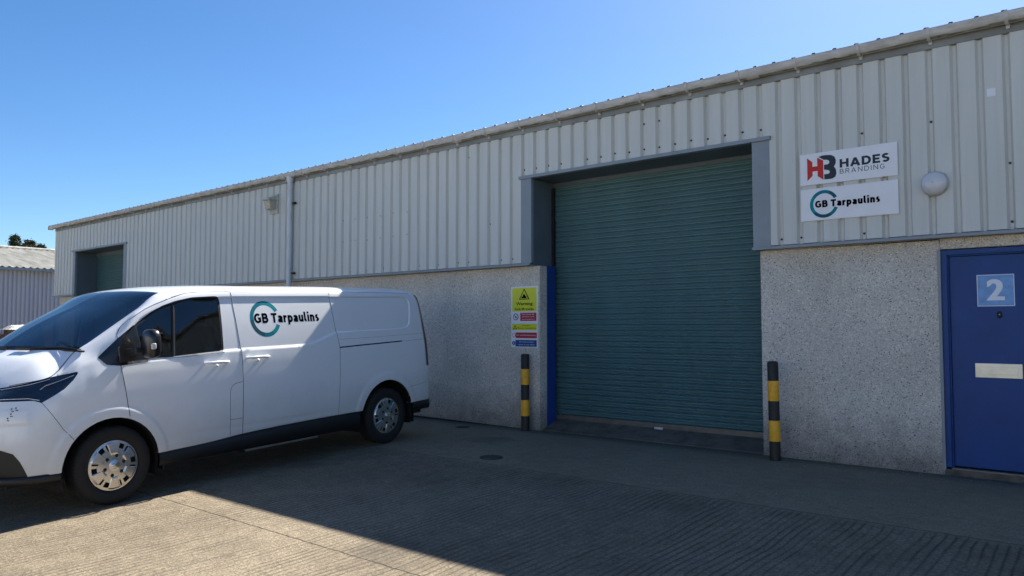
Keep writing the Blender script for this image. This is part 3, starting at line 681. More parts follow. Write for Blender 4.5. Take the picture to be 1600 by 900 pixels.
# ------------------------------------------------------------------ bollards
def bollard(x, y, label, hgt=1.06, r=0.058, tilt=0.0, src=None):
    root = empty('bollard', (x, y, gz(y)), label, 'bollard', 'striped posts either side of the roller shutter')
    root.rotation_euler = (0, tilt, random.uniform(0, 3))
    if src is None:
        q = MB(); q.lathe([(r, -0.05), (r, hgt-0.02), (r-0.006, hgt-0.006), (r-0.02, hgt), (0.0001, hgt+0.002)], 28); q.build('post', M['bollblack'], root)
        for z0, z1 in ((0.205, 0.425), (0.635, 0.85)):
            q = MB(); q.lathe([(r+0.0008, z0), (r+0.0015, z0+0.003), (r+0.0015, z1-0.003), (r+0.0008, z1)], 28); q.build('yellow_band', M['bollyel'], root)
    else:
        for ch in src.children:
            c = ch.copy(); COL.objects.link(c); c.parent = root
    return root
b1 = bollard(-6.752, -0.125, 'black and yellow post against the wall below the safety notice')
bpy.context.view_layer.update()
b2 = bollard(-3.195, -0.245, 'black and yellow post nearer the blue door, right of the shutter', src=b1, tilt=R(-0.6))

# drain covers
def drain(x, y, r, label):
    q = MB(); q.lathe([(0.0001, 0.004), (r*0.86, 0.004), (r*0.88, -0.004), (r*0.93, -0.004), (r*0.95, 0.006), (r, 0.006), (r*1.02, -0.01)], 32)
    for i in range(-3, 4):
        wd = math.sqrt(max(0, (r*0.8)**2-(i*r*0.22)**2)); q.box(-wd, wd, i*r*0.22-0.006, i*r*0.22+0.006, 0.0041, 0.009)
    o_ = q.build('drain_cover', M['iron'], loc=(x, y, gz(y)+0.003)); o_.rotation_euler = (0.0, 0, 0.4)
    return tag(o_, label, 'drain cover')
drain(-5.68, -2.04, 0.13, 'small round iron drain cover set in the shaded concrete in front of the shutter')
drain(-7.66, -0.42, 0.10, 'small dark drain cover in the concrete by the wall behind the van')

q = MB(); rn = random.Random(5)
def chip(x, y, s_):
    pts = [(x+s_*rn.uniform(.6, 1.2)*cos(a), y+s_*rn.uniform(.6, 1.2)*sin(a)) for a in (0.3, 1.6, 2.9, 4.2, 5.3)]
    z = gz(y); vs = [(a, b_, z-.001) for a, b_ in pts]+[(x+rn.uniform(-.3, .3)*s_, y+rn.uniform(-.3, .3)*s_, z+s_*rn.uniform(.6, 1.1))]
    q.add(vs, [(i, (i+1) % 5, 5) for i in range(5)])
for i in range(420):
    x = rn.choice([rn.uniform(-3.3, -0.8), rn.uniform(-3.3, -1.2), rn.uniform(-8, -6.7), rn.uniform(-6.5, -3.5)])
    chip(x, -0.04-rn.expovariate(1/.35), rn.uniform(.002, .0065))
for i in range(120): chip(rn.uniform(-7.5, -0.5), rn.uniform(-5, -.3), rn.uniform(.002, .006))
tag(q.build('stone_chippings', M['chip']), 'loose pale stone chippings scattered on the concrete near the wall', 'gravel', kind='stuff')

# ------------------------------------------------------------------ far shed, fence, pallets, trees
fs = empty('distant_shed', (-42, 10, 0), 'pale blue-grey shed with corrugated cement roof beyond the end of the unit', 'building')
q = MB(); xx = []; y = -16.0
pr = []
while y < 26: pr += [(0.0, y), (0.0, y+0.09), (-0.03, y+0.11), (-0.03, y+0.16), (0.0, y+0.18)]; y += 0.185
vs = []
for dx, Y_ in pr: vs += [(dx, Y_-10, -0.5), (dx, Y_-10, 4.25)]
q.add([(a*1.8, b_, c) for a, b_, c in vs], [(2*i, 2*i+2, 2*i+3, 2*i+1) for i in range(len(pr)-1)])
q.build('wall_cladding', M['farclad'], fs)
q = MB(); cols = []
y = -16.2; i = 0
while y < 26.2: cols.append((y-10, 0.085 if i % 2 else 0.0)); y += 0.15; i += 1
vs = []
for Y_, dz in cols: vs += [(0.35, Y_, 4.28+dz), (-8.0, Y_, 5.92+dz), (-16.0, Y_, 4.28+dz)]
q.add(vs, [(3*i+j, 3*i+3+j, 3*i+4+j, 3*i+1+j) for i in range(len(cols)-1) for j in (0, 1)])
q.tube([(-8.0, -26.3, 5.97), (-8.0, 16.2, 5.97)], 0.12, 8)
q.build('roof', M['roof'], fs)
q = MB(); q.box(0.28, 0.42, -26.2, 16.2, 4.17, 4.30); q.build('gutter', M['trim'], fs)
q = MB(); q.box(-15.8, -0.2, 15.9, 16.0, -0.5, 4.2); q.box(-15.8, -0.2, -26.0, -25.9, -0.5, 4.2); q.box(-16.0, -15.8, -26, 16, -0.5, 4.2)
for Y_ in (-26.0, 15.95): q.add([(-0.1, Y_, 4.19), (-15.9, Y_, 4.19), (-8.0, Y_, 5.88)], [(0,1,2)])
q.build('end_wall', M['farclad'], fs)
q = MB(); q.box(-11, -9, -5, 0, 5.0, 6.15); q.build('roof_vent', M['tarp'], fs)

# chain-link fence across the yard end
fe = empty('chain_link_fence', (-24.55, 0, 0), 'chain link fence with dark steel posts across the yard end, seen past the windscreen', 'fence')
q = MB(); HF = 1.62
for s_ in (1, -1):
    y = -11.0
    while y < 0.6:
        # diagonals woven both ways
        a = Vector((0, y, gz(-6))); b_ = Vector((0, y+s_*HF, HF+gz(-6)))
        q.tube([a, b_], 0.0035, 3, caps=False, smooth=False); y += 0.075
fw_ = q.build('wire_mesh', M['wire'], fe)
for i, Y_ in enumerate((0.12, -2.6, -5.3, -8.0, -10.9)):
    q = MB(); q.tube([(0, Y_, -0.3), (0, Y_, 1.88), (-0.03, Y_, 1.93)], 0.035, 8); q.build('fence_post', M['black'], fe)

def pallet(x, y, z, rz, label, src=None):
    root = empty('pallet', (x, y, z), label, 'pallet', 'timber pallets stacked behind the fence'); root.rotation_euler = (0, 0, rz)
    q = MB()
    for i in range(6): q.box(-0.6+i*0.21, -0.6+i*0.21+0.14, -0.5, 0.5, 0.12, 0.142)
    q.build('deck_board', M['wood'], root)
    q = MB()
    for Y_ in (-0.5, -0.05, 0.4): q.box(-0.6, 0.6, Y_, Y_+0.1, 0.0, 0.118)
    q.build('bearer', M['wood'], root)
    return root
g0 = gz(-4)
stk = {(-28.0, 0.55): 'right pallet stack', (-28.3, -1.0): 'left pallet stack'}
first = None
words = ['ground-level', 'second', 'third', 'fourth', 'fifth', 'sixth', 'seventh', 'eighth', 'ninth', 'topmost']
for (x, y), nm in stk.items():
    for i in range(10):
        pos = (x+random.uniform(-.04, .04), y+random.uniform(-.06, .06), -0.08+i*0.1445)
        lb = f'{words[i]} brown timber pallet of the {nm} behind the chain link fence'
        if first is None: first = pallet(*pos, 1.57, lb); continue
        r_ = first.copy(); COL.objects.link(r_); r_.location = pos; r_.rotation_euler = (0, 0, 1.57+random.uniform(-.06, .06)); r_['label'] = lb
        for ch in list(first.children):
            c = ch.copy(); COL.objects.link(c); c.parent = r_
# crumpled white sheeting lying on the stacks
def sheeting(x, y, z, lx, ly, hgt, seed, label):
    rn = random.Random(seed); q = MB(); nx, ny = 14, 24
    ph = [(rn.uniform(2, 7), rn.uniform(2, 7), rn.uniform(0, 6)) for _ in range(5)]
    vs = []
    for j in range(ny+1):
        for i in range(nx+1):
            u, v = i/nx, j/ny
            e_ = min(1, 4*min(u, 1-u))*min(1, 4*min(v, 1-v))
            hh = sum(abs(sin(a*u*2+b_*v*2+c)) for a, b_, c in ph)/5
            vs.append(((u-.5)*lx, (v-.5)*ly, hgt*e_*(0.35+0.9*hh)))
    q.add(vs, [(j*(nx+1)+i, j*(nx+1)+i+1, (j+1)*(nx+1)+i+1, (j+1)*(nx+1)+i) for j in range(ny) for i in range(nx)], 0, False)
    vs2 = [(a, b_, -0.01) for a, b_, c in vs]; q.poly([vs2[0], vs2[nx], vs2[-1], vs2[ny*(nx+1)]])
    o_ = q.build('plastic_sheet', M['tarp'], loc=(x, y, z)); return tag(o_, label, 'plastic sheet')
sheeting(-28.3, -0.95, -0.08+1.445, 0.9, 1.1, 0.14, 3, 'crumpled white plastic sheet lying on the left pallet stack')
sheeting(-28.0, 0.25, -0.08+1.445, 0.9, 0.8, 0.14, 9, 'crumpled white plastic sheet lying on the right pallet stack')

def tree(x, y, h, w_, seed, leafm, label, conifer):
    rn = random.Random(seed); root = empty('tree', (x, y, -0.5), label, 'tree', 'trees beyond the distant shed')
    q = MB(); q.tube([(0,0,0),(0.1,0,h*.4),(0,0.05,h*.92)], [0.22, 0.15, 0.03], 8)
    for i in range(26):
        z = h*rn.uniform(.3, .92); a = rn.uniform(0, 2*pi); l_ = w_*.45*(1-z/h*0.7)
        q.tube([(0.05,0,z),(cos(a)*l_, sin(a)*l_, z+l_*0.35)], [0.04, 0.012], 5)
    q.build('trunk', M['bark'], root)
    q = MB()
    for c in range(210):
        z = h*(1-rn.random()**1.3*0.6)
        if conifer: rr = w_*.5*min(1.2, (1-(z/h))*4.5)+0.04
        else: rr = w_*.5*math.sqrt(max(0.02, 1-((z/h-.8)/.2)**2)) if z/h > .8 else w_*.5
        a = rn.uniform(0, 2*pi); d = rr*math.sqrt(rn.random()); cx_, cy_ = cos(a)*d, sin(a)*d
        for l_ in range(46):
            p = Vector((cx_+rn.gauss(0, .11), cy_+rn.gauss(0, .11), z+rn.gauss(0, .09)))
            n_ = Vector((rn.gauss(0,1), rn.gauss(0,1), rn.gauss(0,1))).normalized(); t_ = n_.orthogonal().normalized(); u_ = n_.cross(t_)
            s_ = rn.uniform(.045, .09)
            q.poly([p-t_*s_, p+u_*s_*.6, p+t_*s_*1.4, p-u_*s_*.6])
    q.build('crown', leafm, root, recalc=False)
tree(-60, 9.85, 8.15, 1.5, 1, M['leaf'], 'pointed dark conifer rising above the distant shed roof', True)
tree(-60.5, 10.85, 7.95, 1.25, 2, M['leaf2'], 'rounded brownish green tree beside the conifer above the shed roof', False)
tree(-59, 10.2, 7.45, 0.9, 4, M['leaf2'], 'low rounded tree between the conifer and the wider tree above the shed roof', False)
tree(-60, 11.45, 7.6, 0.9, 3, M['leaf'], 'small dark treetop furthest right above the shed roof', True)

# unseen unit added across the yard to bounce sunlight onto the facade
ob = empty('bounce_unit', (0, -31, -0.5), 'unseen pale industrial unit added behind the camera to bounce light onto the facade', 'building')
q = MB(); q.box(-40, 45, -14, 0, 0, 2.4); q.build('lower_wall', M['harl'], ob)
q = MB(); xx = rib_x(-40, 45); vs = []
for x in xx: vs += [(x, 0.08-0.03*rib_y(x), 2.4), (x, 0.08-0.03*rib_y(x), 6.2)]
q.add(vs, [(2*i, 2*i+2, 2*i+3, 2*i+1) for i in range(len(xx)-1)]); q.build('cladding', M['clad'], ob)
q = MB(); q.box(-40.2, 45.2, -14, 0.2, 6.2, 6.4); q.build('roof', M['roofmetal'], ob)
for x in (-30, -14, 2, 18, 34):
    q = MB()
    for k_ in range(48): q.box(x-2, x+2, 0.09, 0.115, 0.05+k_*0.075, 0.05+k_*0.075+0.066)
    q.build('roller_shutter', M['shutter'], ob)

# ------------------------------------------------------------------ van
VPHI = R(274.7); VT = -0.037
vf = Vector((cos(VPHI)*cos(VT), sin(VPHI)*cos(VT), sin(VT))); vl = Vector((-sin(VPHI), cos(VPHI), 0)); vu = vf.cross(vl)
VM = Matrix((vf, vl, vu)).transposed().to_4x4(); VM.translation = Vector((-8.2927, -2.1924, 0.002))
van = empty('parked_van', (0, 0, 0), 'white panel van with teal ring and black lettering on its side', 'van')
van.matrix_world = VM
def B(x, z1=0.45, rz=0.0, dy=0.0, top=None, ztop=(1.862, 1.897, 1.93, 1.945, 1.95)):
    p = [(x, .90, z1), (x, .985, z1), (x, 1.0, .62), (x, 1.004, .90), (x, .992, 1.12), (x, .978, 1.25), (x, .938, 1.50), (x, .885, 1.74)]
    p = [(a, b_-dy, c) for a, b_, c in p]
    xt = x if top is None else top
    p += [(xt, yy_-(dy if i < 2 else 0), zz_+rz) for i, (yy_, zz_) in enumerate(zip((.850, .800, .60, .30, 0), ztop))]
    return p
net = []
net.append([(-.86+0.02*(k/12), 0, z) for k, z in enumerate((.45,.45,.62,.90,1.12,1.25,1.5,1.74,1.79,1.81,1.82,1.83,1.83))])
net.append([(-.85, .52, .45), (-.85, .58, .45), (-.85, .60, .62), (-.85, .61, .90), (-.85, .60, 1.12), (-.85, .59, 1.25), (-.845, .56, 1.5), (-.835, .53, 1.74), (-.82, .52, 1.80), (-.81, .48, 1.825), (-.80, .38, 1.835), (-.80, .2, 1.84), (-.80, 0, 1.84)])
net.append([(-.83, .80, .45), (-.83, .88, .45), (-.83, .90, .62), (-.83, .90, .90), (-.825, .89, 1.12), (-.82, .875, 1.25), (-.81, .84, 1.5), (-.79, .79, 1.74), (-.765, .76, 1.815), (-.75, .71, 1.84), (-.74, .54, 1.86), (-.74, .28, 1.87), (-.74, 0, 1.87)])
net.append([(-.775, .86, .45), (-.775, .955, .45), (-.775, .968, .62), (-.775, .97, .90), (-.77, .96, 1.12), (-.765, .945, 1.25), (-.75, .90, 1.5), (-.725, .853, 1.74), (-.70, .82, 1.825), (-.68, .775, 1.858), (-.66, .58, 1.885), (-.66, .3, 1.9), (-.66, 0, 1.9)])
net.append(B(-.66, rz=-.022, dy=.012, top=-.60))
net.append(B(-.45, rz=-.014)); net.append(B(.15, rz=-.006)); net.append(B(.8)); net.append(B(1.5, .442)); net.append(B(2.05, .425, .002))
net.append(B(2.5, .395, -.004, ztop=(1.855, 1.893, 1.925, 1.94, 1.945)))
net.append([(2.84,.90,.385),(2.84,.985,.385),(2.84,1.0,.62),(2.84,1.004,.90),(2.84,.992,1.12),(2.84,.975,1.24),(2.84,.932,1.47),(2.83,.892,1.67),(2.80,.862,1.79),(2.83,.785,1.856),(2.88,.58,1.875),(2.915,.3,1.885),(2.93,0,1.888)])
net.append([(3.1,.90,.38),(3.1,.985,.38),(3.1,1.0,.62),(3.1,1.004,.90),(3.1,.990,1.12),(3.1,.972,1.235),(3.1,.945,1.40),(3.1,.915,1.55),(3.1,.885,1.662),(3.07,.80,1.70),(3.17,.60,1.722),(3.24,.3,1.732),(3.27,0,1.735)])
net.append([(3.31,.90,.375),(3.31,.985,.375),(3.31,1.0,.62),(3.31,1.004,.90),(3.31,.988,1.12),(3.31,.970,1.225),(3.305,.958,1.30),(3.305,.945,1.38),(3.31,.930,1.443),(3.29,.81,1.558),(3.42,.61,1.582),(3.52,.3,1.592),(3.56,0,1.595)])
net.append([(3.5,.90,.37),(3.5,.985,.37),(3.5,1.0,.62),(3.5,1.003,.90),(3.5,.985,1.12),(3.5,.966,1.205),(3.5,.948,1.26),(3.5,.928,1.30),(3.5,.90,1.345),(3.5,.82,1.422),(3.64,.62,1.440),(3.75,.3,1.450),(3.79,0,1.452)])
net.append([(3.62,.90,.365),(3.62,.985,.365),(3.62,1.0,.62),(3.62,1.0,.90),(3.62,.980,1.09),(3.62,.960,1.17),(3.63,.940,1.22),(3.63,.915,1.26),(3.63,.88,1.30),(3.61,.81,1.352),(3.76,.62,1.365),(3.86,.3,1.366),(3.90,0,1.366)])
net.append([(3.80,.90,.36),(3.80,.985,.36),(3.80,.998,.62),(3.79,.995,.85),(3.79,.987,.97),(3.795,.978,1.02),(3.80,.965,1.058),(3.81,.948,1.09),(3.83,.925,1.12),(3.86,.893,1.15),(3.92,.68,1.272),(3.99,.38,1.298),(4.03,0,1.305)])
net.append([(4.0,.86,.36),(4.03,.945,.365),(4.02,.962,.6),(4.00,.955,.80),(4.01,.935,.90),(4.02,.91,.955),(4.03,.885,.99),(4.045,.86,1.022),(4.07,.82,1.055),(4.11,.76,1.095),(4.14,.57,1.155),(4.18,.28,1.19),(4.20,0,1.20)])
net.append([(4.12,.74,.36),(4.19,.83,.37),(4.21,.83,.6),(4.20,.81,.78),(4.20,.79,.86),(4.205,.765,.895),(4.21,.74,.925),(4.22,.70,.95),(4.235,.64,.975),(4.27,.56,1.02),(4.30,.38,1.055),(4.33,.2,1.075),(4.34,0,1.08)])
net.append([(4.25,.4,.36),(4.33,.46,.37),(4.355,.46,.6),(4.35,.45,.76),(4.345,.44,.83),(4.342,.43,.86),(4.34,.41,.885),(4.34,.38,.91),(4.338,.34,.93),(4.338,.28,.955),(4.34,.2,.975),(4.345,.1,.985),(4.345,0,.99)])
net.append([(4.28,0,.36),(4.40,0,.37),(4.425,0,.55),(4.415,0,.7),(4.40,0,.78),(4.395,0,.81),(4.39,0,.835),(4.385,0,.855),(4.38,0,.875),(4.375,0,.895),(4.37,0,.915),(4.365,0,.93),(4.36,0,.94)])
IA, IE = 11, 15      # windscreen top and foot rows of the net
def mono(xs, ys):
    n = len(xs); d = [(ys[i+1]-ys[i])/(xs[i+1]-xs[i]) for i in range(n-1)]
    m_ = [d[0]] + [0 if d[i-1]*d[i] <= 0 else 2*d[i-1]*d[i]/(d[i-1]+d[i]) for i in range(1, n-1)] + [d[-1]]
    def f(x):
        i = 0
        while i < n-2 and x > xs[i+1]: i += 1
        h_ = xs[i+1]-xs[i]; t_ = (x-xs[i])/h_
        return (ys[i]*(2*t_**3-3*t_**2+1)+h_*m_[i]*(t_**3-2*t_**2+t_)+ys[i+1]*(-2*t_**3+3*t_**2)+h_*m_[i+1]*(t_**3-t_**2))
    return f
Mn, Nn = len(net), 13
ds = [max(0.02, sum((Vector(net[i+1][k])-Vector(net[i][k])).length for k in range(Nn))/Nn) for i in range(Mn-1)]
dt = [max(0.02, sum((Vector(net[i][k+1])-Vector(net[i][k])).length for i in range(2, Mn-2))/(Mn-4)) for k in range(Nn-1)]
sp = [0]; tp = [0]
for d in ds: sp.append(sp[-1]+d)
for d in dt: tp.append(tp[-1]+d)
ST = 0.018
ss = []; sidx = []
for i in range(Mn-1):
    n_ = max(2, round(ds[i]/ST)); sidx.append(len(ss)); ss += [sp[i]+ds[i]*k_/n_ for k_ in range(n_)]
sidx.append(len(ss)); ss.append(sp[-1])
ts = []; tidx = []
for i in range(Nn-1):
    n_ = max(2, round(dt[i]/(ST if i < 9 else 0.03))); tidx.append(len(ts)); ts += [tp[i]+dt[i]*k_/n_ for k_ in range(n_)]
tidx.append(len(ts)); ts.append(tp[-1])
# first along s for every control column, then along t for every sample row
colf = [[mono(sp, [net[i][k][c] for i in range(Mn)]) for c in range(3)] for k in range(Nn)]
def surf_row(s):
    P_ = [[colf[k][c](s) for c in range(3)] for k in range(Nn)]
    return [mono(tp, [P_[k][c] for k in range(Nn)]) for c in range(3)]
def sdf(px, pz, poly):
    d = 1e9; ins = False; n_ = len(poly)
    for i in range(n_):
        x1, z1 = poly[i]; x2, z2 = poly[(i+1) % n_]
        ex, ez = x2-x1, z2-z1; t_ = max(0, min(1, ((px-x1)*ex+(pz-z1)*ez)/(ex*ex+ez*ez)))
        d = min(d, hypot(px-x1-ex*t_, pz-z1-ez*t_))
        if (z1 > pz) != (z2 > pz) and px < (x2-x1)*(pz-z1)/(z2-z1)+x1: ins = not ins
    return d if ins else -d
REC = [(3.312,1.2135),(3.28,1.214),(2.285,1.268),(2.0,1.275),(1.31,1.270),(1.13,1.292),(.78,1.392),(-.30,1.392),(-.40,1.41),(-.455,1.45),(-.53,1.68),(-.525,1.75),(-.48,1.795),(-.42,1.808),
       (.8,1.812),(2.0,1.815),(2.6,1.80),(2.77,1.75),(2.93,1.70),(3.08,1.62),(3.22,1.50),(3.312,1.36)]
def sstep(a, b_, x): t_ = max(0, min(1, (x-a)/(b_-a))); return t_*t_*(3-2*t_)
AF, AR_ = (3.395, .338, .423), (0.01, .345, .436)
def disp(p):
    x, y, z = p
    if y < .70 or x < -.72: return p
    if 1.15 < z < 1.83 and x < 3.45:
        d = sdf(x, z, REC)
        if d > 0: y -= 0.013*min(1.0, d/0.013)
    for cx_, cz_, r_ in (AF, AR_):
        d = hypot(x-cx_, z-cz_)
        if d < r_+0.16: y += 0.010*(1-sstep(r_+.075, r_+.105, d))*sstep(.05, .3, z-cz_+.25)
    # sticker-like moulded pad on the bumper corner
    if x > 3.9 and z < 1.0:
        pd = max(abs(x-4.13)-.11, abs(z-.85)-.07)
        y += 0.006*(1-sstep(-.02, .0, pd))
    # crease low on the doors
    if .35 < z < .62: y -= 0.006*(1-sstep(0, .03, abs(z-.50)))*(1 if .5 < x < 2.9 else 0)
    return (x, y, z)
grid = []
for s in ss:
    f3 = surf_row(s); grid.append([(f3[0](t_), f3[1](t_), f3[2](t_)) for t_ in ts])
bm = bmesh.new(); tg = bm.faces.layers.int.new('tg')
V = [[bm.verts.new(p) for p in row] for row in grid]
nS, nT = len(ss), len(ts)
BODY, WIND, COWL, HOOD, DOORF, SLIDE, GLASS, FRAME, TRIM, LAMP, FOG, TAIL, GLASS2, FLAP = range(14)
TAILROW = (sidx[2]+1, sidx[3]-1)
for i in range(nS-1):
    for j in range(nT-1):
        vs = (V[i][j], V[i+1][j], V[i+1][j+1], V[i][j+1])
        try: f = bm.faces.new(vs)
        except ValueError: continue
        f.smooth = True; k_ = BODY
        if j >= tidx[9] and sidx[IA] <= i < sidx[IE]-3: k_ = WIND
        elif j >= tidx[9] and sidx[IE]-3 <= i < sidx[IE]: k_ = COWL
        elif j >= tidx[9] and i >= sidx[IE]: k_ = HOOD
        elif sidx[2]-1 <= i < sidx[3]+2 and tidx[3] <= j < tidx[8]: k_ = TAIL
        f[tg] = k_
bmesh.ops.remove_doubles(bm, verts=bm.verts, dist=1e-5)
bmesh.ops.recalc_face_normals(bm, faces=bm.faces)
def inside(px, pz, poly):
    ins = False; n_ = len(poly)
    for i in range(n_):
        x1, z1 = poly[i]; x2, z2 = poly[(i+1) % n_]
        if (z1 > pz) != (z2 > pz) and px < (x2-x1)*(pz-z1)/(z2-z1)+x1: ins = not ins
    return ins
def cut(poly, ymin=.5, closed=True):
    n_ = len(poly)
    for i in range(n_ if closed else n_-1):
        a, b_ = poly[i], poly[(i+1) % n_]
        dx, dz = b_[0]-a[0], b_[1]-a[1]; l_ = hypot(dx, dz)
        if l_ < 1e-5: continue
        ux, uz = dx/l_, dz/l_
        fs = []
        for f in bm.faces:
            c = f.calc_center_median()
            if c.y < ymin: continue
            q_ = (c.x-a[0])*ux+(c.z-a[1])*uz; e_ = abs(-(c.x-a[0])*uz+(c.z-a[1])*ux)
            if -0.022 < q_ < l_+0.022 and e_ < 0.03: fs.append(f)
        if not fs: continue
        ge = set(fs)
        for f in fs: ge.update(f.edges); ge.update(f.verts)
        bmesh.ops.bisect_plane(bm, geom=list(ge), plane_co=(a[0], 0, a[1]), plane_no=(-uz, 0, ux), dist=1e-5)
def mark(poly, k_, ymin=.5, only=None):
    for f in bm.faces:
        c = f.calc_center_median()
        if c.y > ymin and (only is None or f[tg] in only) and inside(c.x, c.z, poly): f[tg] = k_
def rnd(pts, r_, n_=4):
    out = []; L_ = len(pts)
    for i in range(L_):
        p0, p1, p2 = Vector(pts[i-1]), Vector(pts[i]), Vector(pts[(i+1) % L_])
        rr = r_[i] if isinstance(r_, (list, tuple)) else r_
        a = p1+(p0-p1).normalized()*min(rr, (p0-p1).length*.45); b_ = p1+(p2-p1).normalized()*min(rr, (p2-p1).length*.45)
        if rr < 1e-4: out.append(tuple(p1)); continue
        for k_ in range(n_+1):
            t_ = k_/n_; q_ = a*(1-t_)**2+p1*2*t_*(1-t_)+b_*t_*t_; out.append((q_.x, q_.y))
    return out
def circ(c, n_=40): return [(c[0]+c[2]*cos(2*pi*i/n_), c[1]+c[2]*sin(2*pi*i/n_)) for i in range(n_)]
DITCH = [(2.20,1.868),(2.45,1.865),(2.602,1.852),(2.768,1.802),(2.927,1.746),(3.02,1.706),(3.093,1.664),(3.18,1.607),(3.257,1.543),(3.30,1.48),(3.312,1.42)]
P_DOOR = [(3.300,1.30),(3.303,1.211),(3.275,1.0),(3.245,.78),(3.2,.3),(2.077,.3),(2.068,1.0),(2.064,1.233),(2.085,1.60),(2.104,1.862)] + DITCH[0:]
P_SLIDE = [(2.104,1.862),(2.085,1.60),(2.064,1.233),(2.068,1.0),(2.077,.3),(.800,.3),(.797,.56),(.757,1.22),(.779,1.39),(.805,1.858)]
P_FR = rnd([(3.135,1.560),(3.085,1.236),(2.83,1.243),(2.262,1.262),(2.235,1.826),(2.54,1.812),(2.72,1.778),(2.86,1.732),(2.98,1.672)], [0.005,0.01,0.01,.04,.07,.02,.02,.02,.02])
P_G1 = rnd([(3.118,1.545),(3.078,1.250),(2.815,1.258),(2.760,1.739),(2.85,1.708),(2.965,1.648)], [.005,.01,.01,.01,.02,.02])
P_G2 = rnd([(2.775,1.259),(2.283,1.276),(2.257,1.808),(2.54,1.790),(2.68,1.758),(2.722,1.742)], [.01,.03,.05,.02,.02,.01])
P_TRI = [(3.484,1.290),(3.30,1.452),(3.158,1.558),(3.135,1.561),(3.085,1.236),(3.05,1.240),(3.05,1.226),(3.30,1.206),(3.42,1.222)]
P_LAMP = [(3.668,1.182),(3.655,1.172),(3.70,1.115),(3.78,1.045),(3.945,.950),(3.99,.972),(4.30,.976),(4.30,1.045),(4.25,1.062),(4.13,1.088),(3.99,1.118),(3.84,1.152)]
P_FOG = [(4.215,.60),(4.139,.560),(4.099,.493),(4.050,.372),(4.05,.3),(4.6,.3),(4.6,.60)]
P_FLAP = rnd([(2.073,.43),(2.22,.43),(2.22,.93),(2.073,.955)], [0, 0, .08, 0])
# pressed crease: cut its two edges into the shell, then press everything
def offs(poly, d):
    out = []; n_ = len(poly)
    for i in range(n_):
        p0, p1, p2 = Vector(poly[i-1]), Vector(poly[i]), Vector(poly[(i+1) % n_])
        a = (p1-p0).normalized(); b_ = (p2-p1).normalized(); na = Vector((-a.y, a.x)); nb_ = Vector((-b_.y, b_.x)); n3 = (na+nb_).normalized()
        out.append(tuple(p1+n3*d/max(.4, n3.dot(na))))
    return out
sg_ = 1 if sdf(*offs(REC, .01)[4], REC) > 0 else -1
cut(REC); cut(offs(REC, .013*sg_)); bmesh.ops.remove_doubles(bm, verts=bm.verts, dist=.0015)
for v_ in bm.verts: v_.co = Vector(disp(tuple(v_.co)))
# cut everything into the shell
for c in (AF, AR_):
    pc = circ(c); cut(pc)
    dead = [f for f in bm.faces if f.calc_center_median().y > .5 and inside(f.calc_center_median().x, f.calc_center_median().z, pc)]
    bmesh.ops.delete(bm, geom=dead, context='FACES')
cut(P_DOOR); cut(P_SLIDE); mark(P_DOOR, DOORF, only=(BODY,)); mark(P_SLIDE, SLIDE, only=(BODY,))
cut(P_FR); cut(P_G1); cut(P_G2); cut(P_TRI)
mark(P_FR, FRAME); mark(P_TRI, TRIM); mark(P_G1, GLASS, only=(FRAME,)); mark(P_G2, GLASS2, only=(FRAME,))
cut(P_LAMP, .30); mark(P_LAMP, LAMP, .30); cut(P_FOG, .2); mark(P_FOG, FOG, -1)
cut(P_FLAP); mark(P_FLAP, FLAP, only=(DOORF,))
tree_b = BVHTree.FromBMesh(bm)
def side(x, z, off=0.0):
    h_ = tree_b.ray_cast(Vector((x, 2.0, z)), Vector((0, -1, 0)))
    if h_[0] is None: return Vector((x, .9, z))
    n_ = h_[1] if h_[1].y > 0 else -h_[1]
    return h_[0]+n_*off
def extract(keys, name, mat_, parent, mirror=False, both=False, push=0.0, thick=0.0):
    """faces carrying one of the keys become an object; mirror = right-hand copy, both = left and right in one mesh"""
    b2 = bmesh.new(); mp_ = {}
    for sgn in ((1, -1) if both else ((-1,) if mirror else (1,))):
        mp_ = {}
        for f in bm.faces:
            if f[tg] not in keys: continue
            vs = []
            for v in f.verts:
                if v not in mp_:
                    c = v.co-v.normal*push; mp_[v] = b2.verts.new((c.x, c.y*sgn, c.z))
                vs.append(mp_[v])
            if sgn < 0: vs = vs[::-1]
            try: nf = b2.faces.new(vs); nf.smooth = True
            except ValueError: pass
    if both: bmesh.ops.remove_doubles(b2, verts=[v for v in b2.verts if abs(v.co.y) < 1e-3], dist=1e-4)
    for e in b2.edges:
        if len(e.link_faces) == 2 and e.calc_face_angle(0) > .38: e.smooth = False
    me = bpy.data.meshes.new(name); b2.to_mesh(me); b2.free(); me.materials.append(mat_)
    o_ = bpy.data.objects.new(name, me); COL.objects.link(o_); o_.parent = parent
    if thick:
        md = o_.modifiers.new('thickness', 'SOLIDIFY'); md.thickness = thick; md.offset = -1
    return o_
bm.normal_update()
if sum(f.normal.y for f in bm.faces if f.calc_center_median().y > .9) < 0: bmesh.ops.reverse_faces(bm, faces=bm.faces); bm.normal_update()
W_ = M['vanwhite']
extract((BODY,), 'body_shell', W_, van, both=True, thick=0.004)
extract((HOOD,), 'bonnet', W_, van, both=True)
extract((WIND,), 'windscreen', M['wglass'], van, both=True, push=0.002)
extract((COWL,), 'scuttle_panel', M['black'], van, both=True, push=0.006)
doors = {}
